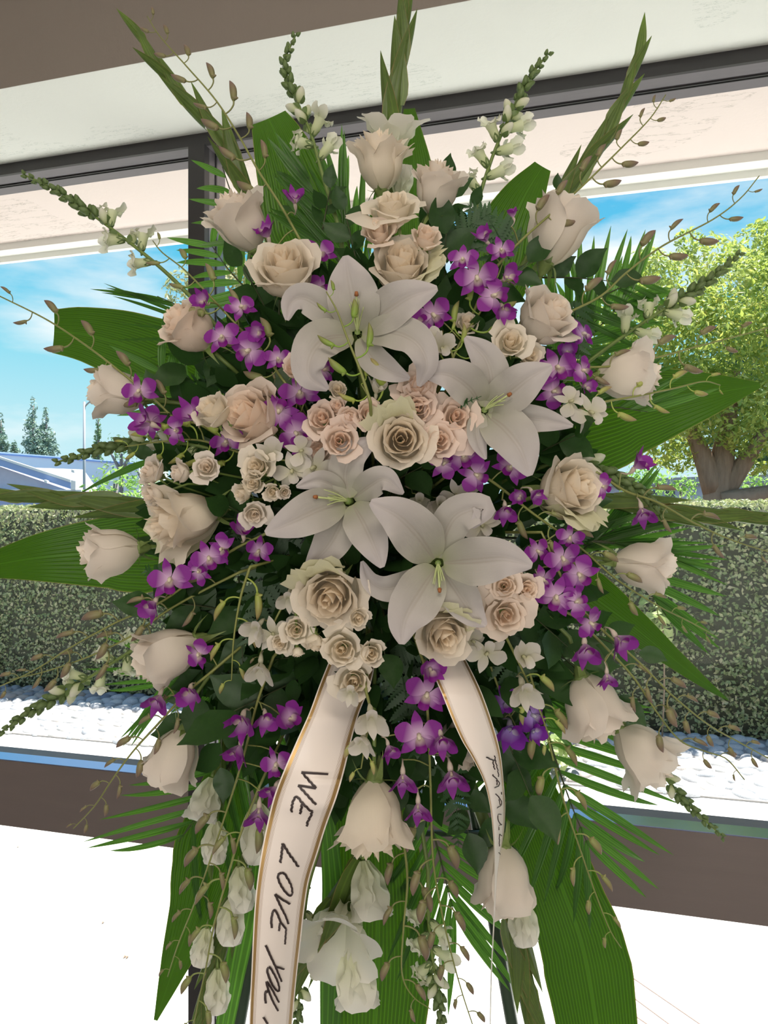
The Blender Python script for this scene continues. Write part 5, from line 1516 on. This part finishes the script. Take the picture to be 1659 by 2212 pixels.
# ------------------------------------------------------------------ lilies
def lily(label, cx, cy, tepals, d=0.98, st=(0, -1), sl=70):
    org = P(cx, cy, d + 0.02)
    t = thing('lily', label, 'lily', org)
    for k, (pts, hw, lift, roll) in enumerate(tepals):
        n = len(pts)
        W = []
        for i, (x, y) in enumerate(pts):
            f = i / (n - 1)
            dz = lift[0] * math.sin(min(1, f * 1.25) * PI / 2) + lift[1] * f ** 3
            W.append(P(x, y, d + 0.02 - dz + (0.004 if k % 2 else 0)))
        S = spl(np.array(W), 26)
        s = np.linspace(0, 1, 26)
        w = np.sin(PI * np.clip(0.06 + 0.92 * s, 0, 1)) ** 0.72 * (1.12 - 0.25 * s)
        w = w / w.max() * hw * d / FOC
        w[0] = hw * 0.2 * d / FOC
        V, F, a, c = sheet_vf(S - org, w, 11, 0.22 - 0.5 * s ** 3, roll=roll * s ** 1.5, ripple=0.10, rip_n=2.5, seed=cx + k)
        V = V.reshape(26, 11, 3)
        groove = np.exp(-(np.linspace(-1, 1, 11) * 5.0) ** 2)[None, :, None] * (0.0042 * np.sin(PI * s) ** 0.6)[:, None, None]
        V = V + FV * groove
        obj('petal', MB().add(V.reshape(-1, 3), F, a, c).mesh('petal', M_LILY), t)
    rs = random.Random(cx)
    base = -FV * 0.0
    for k in range(5):
        aim_ = norm(st[0] * RV + st[1] * UV - FV * 0.9 + (RV * math.cos(k * 1.26) + UV * math.sin(k * 1.26)) * 0.33)
        L = sl * d / FOC * rs.uniform(.8, 1.05)
        pts = spl(np.array([[0, 0, 0], aim_ * L * 0.5 + UV * 0.002, aim_ * L]), 7)
        sm = obj('stamen', MB().add(*tube_vf(pts, np.linspace(0.0012, 0.0005, 7), 5)).mesh('stamen', M_STAMEN), t)
    aim_ = norm(st[0] * RV + st[1] * UV - FV * 0.9)
    L = sl * 1.15 * d / FOC
    pts = spl(np.array([[0, 0, 0], aim_ * L * 0.5, aim_ * L]), 7)
    pi_ = obj('pistil', MB().add(*tube_vf(pts, np.linspace(0.0016, 0.0012, 7), 6)).mesh('pistil', M_STAMEN), t)
    V, F = tube_vf(np.array([aim_ * L, aim_ * (L + 0.005)]), [0.0028, 0.0020], 6)
    obj('stigma', MB().add(V, F).mesh('stigma', M_ANTHER), pi_)
    V, F = tube_vf(spl(np.array([FV * -0.002, FV * 0.05, (HUB - org) * 0.5, (HUB - org) * 0.85]), 9), [0.004, 0.008, 0.006, .004, .004, .004, .004, .004, .004], 7)
    obj('stem', MB().add(V, F).mesh('stem', M_STEM), t)
    return t
lily('white lily highest on the spray, its side petals curling under', 772, 718, [
    ([(772, 715), (768, 670), (756, 610), (746, 552)], 56, (.030, 0), 0.1),
    ([(780, 708), (830, 675), (885, 640), (945, 622)], 46, (.045, 0), -.1),
    ([(782, 722), (845, 716), (898, 738), (922, 785), (905, 835)], 40, (.055, -.03), .3),
    ([(778, 730), (805, 775), (845, 802), (885, 818)], 32, (.02, 0), -.2),
    ([(762, 725), (705, 730), (672, 765), (668, 810), (708, 842)], 46, (.050, -.02), -.3),
    ([(758, 712), (700, 668), (655, 642), (628, 655), (620, 692)], 36, (.015, 0), .3)], 0.96, (0, 1), 75)
lily('white lily at the right under the small cream spray roses', 1046, 886, [
    ([(1046, 880), (1062, 830), (1050, 775), (1005, 728)], 40, (.010, 0), .2),
    ([(1052, 880), (1100, 850), (1145, 815), (1192, 790)], 46, (.045, 0), .1),
    ([(1055, 890), (1120, 900), (1180, 908), (1238, 920)], 30, (.015, 0), -.2),
    ([(1050, 895), (1090, 925), (1125, 970), (1145, 1028)], 52, (.045, 0), 0),
    ([(1040, 892), (1030, 925), (1035, 960), (1050, 992)], 24, (.02, 0), .4),
    ([(1040, 878), (1015, 838), (970, 808), (912, 808)], 42, (.05, 0), .2)], 0.98, (.9, .5), 60)
lily('white lily left of centre with a broad petal pointing left', 752, 1082, [
    ([(756, 1076), (745, 1030), (760, 985), (812, 946)], 38, (.015, 0), .2),
    ([(764, 1076), (800, 1048), (832, 1035), (872, 1066)], 32, (.04, -.01), .3),
    ([(762, 1090), (785, 1130), (808, 1180), (826, 1226)], 43, (.050, 0), 0),
    ([(750, 1094), (732, 1140), (705, 1185), (662, 1226)], 42, (.02, 0), .1),
    ([(742, 1084), (690, 1100), (635, 1125), (573, 1152)], 46, (.050, 0), 0),
    ([(744, 1072), (715, 1046), (685, 1038), (640, 1052)], 24, (.03, 0), .2)], 0.975, (-1, 0.1), 75)
lily('largest white lily, lowest of the four, above the cream rose pair', 946, 1216, [
    ([(938, 1208), (905, 1160), (860, 1115), (800, 1084)], 54, (.055, 0), 0),
    ([(950, 1206), (962, 1155), (990, 1112), (1046, 1098), (1020, 1140)], 42, (.025, 0), .3),
    ([(958, 1216), (1025, 1212), (1090, 1208), (1150, 1222)], 52, (.055, 0), 0),
    ([(952, 1226), (985, 1275), (1020, 1325), (1050, 1352)], 42, (.015, 0), 0),
    ([(942, 1228), (905, 1285), (875, 1340), (868, 1392)], 54, (.050, 0), .1),
    ([(934, 1224), (885, 1258), (835, 1272), (800, 1255), (782, 1212)], 30, (.015, 0), -.3)], 0.96, (0, -1), 62)

# ------------------------------------------------------------------ roses
CR, WH, PE = (0.99, 0.95, 0.88), (0.97, 0.94, 0.92), (1.0, 0.91, 0.85)
PK, CM = (1.0, 0.88, 0.83), (0.98, 0.95, 0.88)
rose('tall white rose at the very top under the ruffled gladiolus floret', 823, 352, 104, (0, .94, .28), 3, CR)
rose('white rose at the top, right of the topmost one', 943, 410, 104, (.08, .86, .45), 2, WH)
rose('white rose at the upper left beside the dark mullion', 520, 482, 122, (-.45, .75, .42), 2, WH)
rose('cream rose facing up, left of the topmost lily', 618, 588, 128, (-.02, .52, .85), 1, CR)
rose('cream rose above the topmost lily', 868, 582, 122, (.05, .50, .86), 1, CR)
rose('white rose seen from behind at the upper right, crossed by an orchid stem', 1205, 500, 134, (.30, .80, .15), 0, WH)
rose('pale rose at the upper right above the single purple orchid', 1176, 690, 124, (.50, .45, .70), 1, WH)
rose('blush rose at the left, its base touched by purple orchids', 410, 712, 104, (-.6, .55, .5), 2, PE)
rose('white rose half behind a purple orchid at the far left', 256, 850, 104, (-.9, .15, .25), 0, WH)
rose('peach rose left of the pink spray roses', 548, 902, 128, (-.55, .25, .80), 1, PE)
rose('cream rose facing forward in the very centre, tightly swirled', 868, 950, 116, (0, -.05, 1), 1, CR, lift=0.03)
rose('white rose at the right beside the plump green snapdragon spike', 1226, 1056, 134, (.55, .15, .75), 1, CR)
rose('large ragged cream rose at the left with outer petals dropping', 402, 1120, 134, (-.75, -.20, .55), 3, CR)
rose('white rose on a bare stem over the bright green left leaf', 241, 1192, 112, (-.96, -.12, .20), 0, WH)
rose('big cream rose at the lower centre left of the largest lily', 716, 1284, 130, (-.10, -.25, .95), 1, CR, lift=0.02)
rose('cream rose under the largest lily, above the right ribbon', 956, 1364, 112, (.15, -.35, .90), 1, CR, lift=0.02)
rose('white rose at the right edge of the spray before the hedge', 1388, 1220, 112, (.96, -.14, .15), 0, WH)
rose('white rose behind crossed orchid buds before the glossy right leaf', 1354, 812, 124, (.8, .05, .1), 2, WH)
rose('white rose at the left below the lowest purple left orchids', 362, 1412, 126, (-.85, -.38, .30), 0, WH)
rose('upper rose of the hanging white pair at the lower right', 1282, 1524, 126, (.35, -.90, .10), 0, WH)
rose('lower rose of the hanging white pair at the lower right', 1386, 1622, 126, (.62, -.70, .12), 3, WH)
rose('white rose hanging before the blue rail edge at the lower left', 376, 1636, 120, (-.35, -.90, .10), 0, WH)
rose('ragged cream rose hanging between the two ribbons', 808, 1762, 140, (0, -.96, .15), 3, CR, lift=0.02)
rose('white rose hanging behind the narrow end of the FA\'AULI ribbon', 1088, 1896, 128, (.02, -.98, .10), 0, WH)
rose('shaded white rose hidden behind the purple orchids left of the FA\'AULI ribbon', 1000, 1600, 104, (0, -.8, .4), 0, WH, d=1.14)
SR = (
 ('open blush spray rose under the two top roses', 850, 450, 108, (-.02, .72, .68), 1, CM), ('small blush spray rose left of the cream rose over the topmost lily', 818, 503, 74, (-.2, .4, .85), 0, PE),
 ('small blush spray rose right of the open one near the top', 920, 514, 62, (.2, .5, .8), 2, PE), ('small spray rose left of the topmost lily, above the purple cluster', 638, 798, 54, (0, .3, .9), 2, PK),
 ('tiny spray rose alone above the pink cluster', 731, 843, 40, (0, .2, 1), 2, CM), ('pink spray rose, upper left of the pink cluster', 696, 905, 70, (-.15, .15, 1), 0, PK),
 ('smallest pink spray rose in the middle of the pink cluster', 757, 903, 50, (.1, .1, 1), 2, PK), ('pink spray rose at the right of the pink cluster', 797, 894, 60, (.2, .2, 1), 0, PK),
 ('pink spray rose, lowest and frontmost of the pink cluster', 735, 953, 74, (0, -.05, 1), 0, PK), ('half-hidden pink spray rose at the lower left of the pink cluster', 690, 970, 54, (-.3, -.3, .9), 0, PK),
 ('tiny pink spray rose at the top of the pink cluster', 728, 880, 38, (0, .3, .9), 2, PK),
 ('pink spray rose half under the tip of the topmost lily', 904, 838, 82, (.1, .35, .9), 0, PK), ('pink spray rose directly above and right of the central cream rose', 902, 882, 80, (0, .05, 1), 0, PK),
 ('pink spray rose touching the left petals of the right lily', 984, 902, 86, (.12, .08, 1), 1, PK), ('pink spray rose right of the central cream rose', 948, 952, 76, (.1, -.05, 1), 0, PK),
 ('cream spray rose below the pale upper right rose', 1104, 740, 74, (0, .15, 1), 0, CM), ('shadowed cream spray rose just right of and below the frilled one', 1142, 768, 54, (.3, -.1, .9), 2, CM),
 ('tiny cream spray rose on the right lily petal', 1150, 803, 46, (0, -.1, 1), 2, CM), ('white spray rose at the far left above the ragged rose', 328, 1020, 62, (-.6, .3, .6), 0, WH),
 ('half-open white spray rose right of the far left one', 390, 1022, 50, (-.7, 0, .5), 2, WH), ('frilled white spray rose under the greenish orchid buds', 447, 1010, 54, (.1, .2, 1), 0, WH),
 ('white spray rose bud cluster rose touching the ragged rose top', 332, 1068, 54, (-.6, -.2, .6), 2, WH), ('cream spray rose left of the white orchids under the peach rose', 556, 1008, 66, (-.2, .1, 1), 0, CM),
 ('small cream spray rose below the white orchids', 548, 1042, 46, (-.2, -.2, 1), 2, CM), ('brownish cream spray rose bud left of the left lily', 526, 1066, 44, (-.6, -.3, .6), 2, CM),
 ('round spray rose bud above the single white one left of the lily', 590, 1062, 38, (0, -.3, .9), 2, CM), ('smallest round spray rose bud beside the left lily petal', 615, 1063, 30, (.2, -.2, .9), 2, WH),
 ('single white spray rose left of the left lily petal tip', 549, 1110, 54, (.1, -.3, .9), 0, WH), ('small cream spray rose tucked under the big lower centre rose', 773, 1334, 46, (.2, -.2, .9), 2, CM),
 ('cream spray rose, highest of the lower left trio', 640, 1360, 56, (0, 0, 1), 0, CM), ('cream spray rose at the left of the lower left trio', 606, 1388, 44, (-.2, -.2, 1), 0, CM),
 ('hanging half-open spray rose right of the lower left trio', 680, 1388, 46, (0, -.9, .4), 2, CM), ('closed cream spray rose bud pointing down in the lower left trio', 642, 1408, 28, (0, -1, .1), 2, CM),
 ('cream spray rose at the top left of the three over the left ribbon', 740, 1402, 80, (-.05, 0, 1), 0, CM), ('tight cream spray rose at the right of the three over the left ribbon', 801, 1411, 54, (.1, 0, 1), 2, CM),
 ('cream spray rose lowest of the three over the left ribbon', 765, 1470, 76, (0, -.1, 1), 0, CM), ('blush spray rose at the upper left of the cluster right of the largest lily', 1090, 1266, 58, (-.1, .1, 1), 0, PE),
 ('blush spray rose at the right of the cluster right of the largest lily', 1136, 1272, 60, (.2, .1, 1), 0, PE), ('shaded spray rose bud touching the largest lily on its right', 1058, 1274, 40, (-.5, 0, .8), 2, PE),
 ('biggest blush spray rose, lowest right of the largest lily', 1092, 1328, 88, (0, -.1, 1), 1, PE), ('blush spray rose squeezed left of the biggest one under the largest lily', 1054, 1326, 52, (-.2, -.1, 1), 0, PE),
 ('shaded spray rose in the dark gap at the right lily top', 1010, 700, 50, (0, .3, .9), 2, CM), ('cream half-open flower left of the peach rose', 462, 888, 80, (-.4, .5, .7), 2, CM))
for (lab, x, y, w, ax, var, tint) in SR:
    big = lab.startswith(('shadowed', 'half-hidden', 'shaded', 'blush spray rose squeezed'))
    rose(lab, x, y, w, ax, var, tint, kind='spray', lift=(-0.01 if big else 0.035))

# ------------------------------------------------------------------ ribbons
m_rib, t_ = mat_new('cream_satin_ribbon')
n_ = N(t_)
cabs = n_.math('ABSOLUTE', n_.attr('t_c'))
def band(lo, hi):
    return n_.math('MULTIPLY', n_.math('GREATER_THAN', cabs, lo), n_.math('LESS_THAN', cabs, hi))
c_ = n_.mix(band(0.83, 0.95), (0.84, 0.77, 0.71), (0.42, 0.27, 0.10))
met = band(0.83, 0.95)
for lo, hi in ((0.80, 0.815), (0.765, 0.775), (0.735, 0.745), (0.705, 0.712)):
    c_ = n_.mix(band(lo, hi), c_, (0.30, 0.20, 0.12))
b_ = n_.new('ShaderNodeBsdfPrincipled')
n_.l(c_, b_.inputs['Base Color'])
n_.l(n_.math('MULTIPLY', met, 0.6), b_.inputs['Metallic'])
b_.inputs['Roughness'].default_value = 0.36
b_.inputs['Sheen Weight'].default_value = 0.15
n_.out(b_.outputs[0])
M_INK1 = simple('brown_marker_ink', (0.10, 0.045, 0.025), 0.5)
M_INK2 = simple('dark_marker_ink', (0.035, 0.022, 0.02), 0.5)
def ribbon(label, rows, strokes, ink, ink_px, d0, d1, real_w):
    """rows: (y, left x, right x). The right edge swings away from the viewer so that the ribbon keeps its real width."""
    R = spl(np.array(rows, float), 90)
    n = len(R)
    dl = np.interp(np.linspace(0, 1, n), np.linspace(0, 1, 7), [d0 + .06, d0, d0 - .005, (d0 + d1) / 2, d1, d1, d1])
    wpx = R[:, 2] - R[:, 1]
    wm = wpx * dl / FOC
    dep = np.sqrt(np.maximum(0, real_w ** 2 - wm ** 2))
    na = 15
    u = np.linspace(0, 1, na)
    arc = np.sin(PI * u) * 0.010
    V = np.zeros((n, na, 3))
    def surf(i, uu, off=0.0):
        d = dl[i] + dep[i] * uu - 0.010 * math.sin(PI * uu) - off
        return P(R[i, 1] + wpx[i] * uu, R[i, 0], d)
    for i in range(n):
        for j in range(na):
            V[i, j] = surf(i, u[j])
    org = V[0, na // 2].copy()
    o = thing('ribbon', label, 'ribbon', org)
    back = V + (V[:, :1] * 0 + FV) * 0.0006
    mb = MB()
    mb.add((V - org).reshape(-1, 3), grid_faces(na, n), np.repeat(np.linspace(0, 1, n), na), np.tile(u * 2 - 1, n))
    obj('band', mb.mesh('band', m_rib), o)
    k = 0
    for word in strokes:
        mb = MB()
        for st in word:
            st = spl(np.array(st, float), max(6, 5 * len(st)))
            pts = []
            for x, y in st:
                i = int(np.clip(np.searchsorted(R[:, 0], y), 1, n - 1))
                uu = np.clip((x - R[i, 1]) / max(1, wpx[i]), 0, 1)
                # interpolate between rows
                i0 = i - 1
                f = (y - R[i0, 0]) / max(1e-6, R[i, 0] - R[i0, 0])
                pts.append(surf(i0, uu, 0.0012) * (1 - f) + surf(i, uu, 0.0012) * f)
            pts = np.array(pts)
            V2, F2, a2, c2 = sheet_vf(pts - org, ink_px * 0.5 * d0 / FOC, 3, -0.1)
            mb.add(V2, F2)
        obj('lettering', mb.mesh('lettering', ink), o)
    return o
def sc(ox, oy, s, pts):
    return [(ox + x / s, oy + y / s) for x, y in pts]
c1 = lambda *p: sc(520, 1400, 5.268, p)
c2 = lambda *p: sc(520, 1800, 5.368, p)
c3 = lambda *p: sc(1030, 1620, 9.2125, p)
def straight(f, *p):          # straight-sided stroke: doubled corner points
    q = []
    for a_, b_ in zip(p[:-1], p[1:]):
        q += [a_, (a_[0] * .5 + b_[0] * .5, a_[1] * .5 + b_[1] * .5)]
    q.append(p[-1])
    return f(*q)
WE = [[straight(c1, (985, 1437), (685, 1415)), straight(c1, (685, 1415), (850, 1597)), straight(c1, (850, 1597), (650, 1565)), straight(c1, (650, 1565), (850, 1785))],
      [c1((570, 1870), (575, 1800), (600, 1720), (635, 1695), (690, 1760), (760, 1830), (805, 1862)), c1((805, 1862), (780, 1930), (758, 1970), (745, 2030)), c1((690, 1775), (680, 1840), (668, 1890))]]
LOVE = [[straight(c2, (452, 345), (465, 260), (482, 120)), straight(c2, (482, 120), (560, 250), (620, 330), (660, 392))],
        [c2((470, 460), (432, 480), (430, 530), (470, 620), (530, 700), (575, 725), (592, 690), (580, 610), (540, 530), (500, 470), (470, 460))],
        [straight(c2, (570, 825), (480, 770), (395, 708)), straight(c2, (395, 708), (460, 850), (520, 970), (550, 1055))],
        [c2((360, 1100), (352, 1020), (365, 930), (385, 893), (420, 930), (460, 1030), (522, 1110)), c2((522, 1110), (515, 1200), (508, 1290)), c2((450, 1040), (445, 1090), (440, 1135))]]
YOU = [[straight(c2, (288, 1300), (340, 1420), (400, 1550), (472, 1725)), straight(c2, (400, 1550), (450, 1562), (500, 1582))],
       [c2((320, 1555), (305, 1600), (330, 1680), (370, 1770), (415, 1825), (440, 1830), (440, 1780), (415, 1700), (375, 1620), (340, 1562), (320, 1555))],
       [c2((440, 1965), (380, 1850), (330, 1760), (298, 1725), (310, 1790), (360, 1930), (430, 2065)), c2((290, 1975), (280, 1900), (288, 1835), (312, 1850))],
       [straight(c2, (262, 2135), (310, 2212))]]
ribbon('wide cream satin ribbon with gold edges reading WE LOVE YOU', [(1425, 712, 812), (1480, 690, 800), (1540, 668, 776), (1600, 641, 759), (1660, 615, 745), (1720, 592, 728), (1780, 577, 706), (1840, 565, 687), (1900, 556, 668),
       (1960, 550, 658), (2030, 546, 650), (2100, 543, 642), (2160, 540, 636), (2250, 537, 628)], WE + LOVE + YOU, M_INK2, 5.2, 1.0, 0.99, 0.080)
FA = [[c3((195, 145), (290, 185), (375, 220)), c3((360, 115), (385, 240), (420, 400), (440, 540)), c3((325, 215), (345, 310), (365, 395))],
      [c3((315, 490), (395, 580), (445, 650), (445, 710), (400, 740), (355, 755)), c3((400, 600), (412, 700))], [c3((485, 840), (500, 890))],
      [c3((380, 875), (450, 960), (490, 1040), (475, 1110), (410, 1160)), c3((440, 985), (465, 1100))],
      [c3((490, 1290), (425, 1290), (420, 1390), (460, 1470), (490, 1490), (440, 1520), (435, 1600))],
      [c3((485, 1720), (450, 1680), (440, 1740), (440, 1920))], [c3((430, 2040), (455, 2090))]]
ribbon('narrowing cream ribbon with gold edges reading FA\'AULI, curling down over a white rose', [(1375, 905, 985), (1420, 925, 1004), (1460, 938, 1024), (1500, 955, 1042), (1550, 975, 1060), (1600, 998, 1075), (1640, 1022, 1083), (1690, 1046, 1088),
       (1740, 1058, 1091), (1790, 1064, 1089), (1840, 1067, 1082), (1890, 1068, 1075), (1950, 1067, 1071), (2020, 1064, 1067), (2100, 1060, 1063), (2230, 1057, 1060)], FA, M_INK2, 3.4, 1.0, 1.0, 0.062)
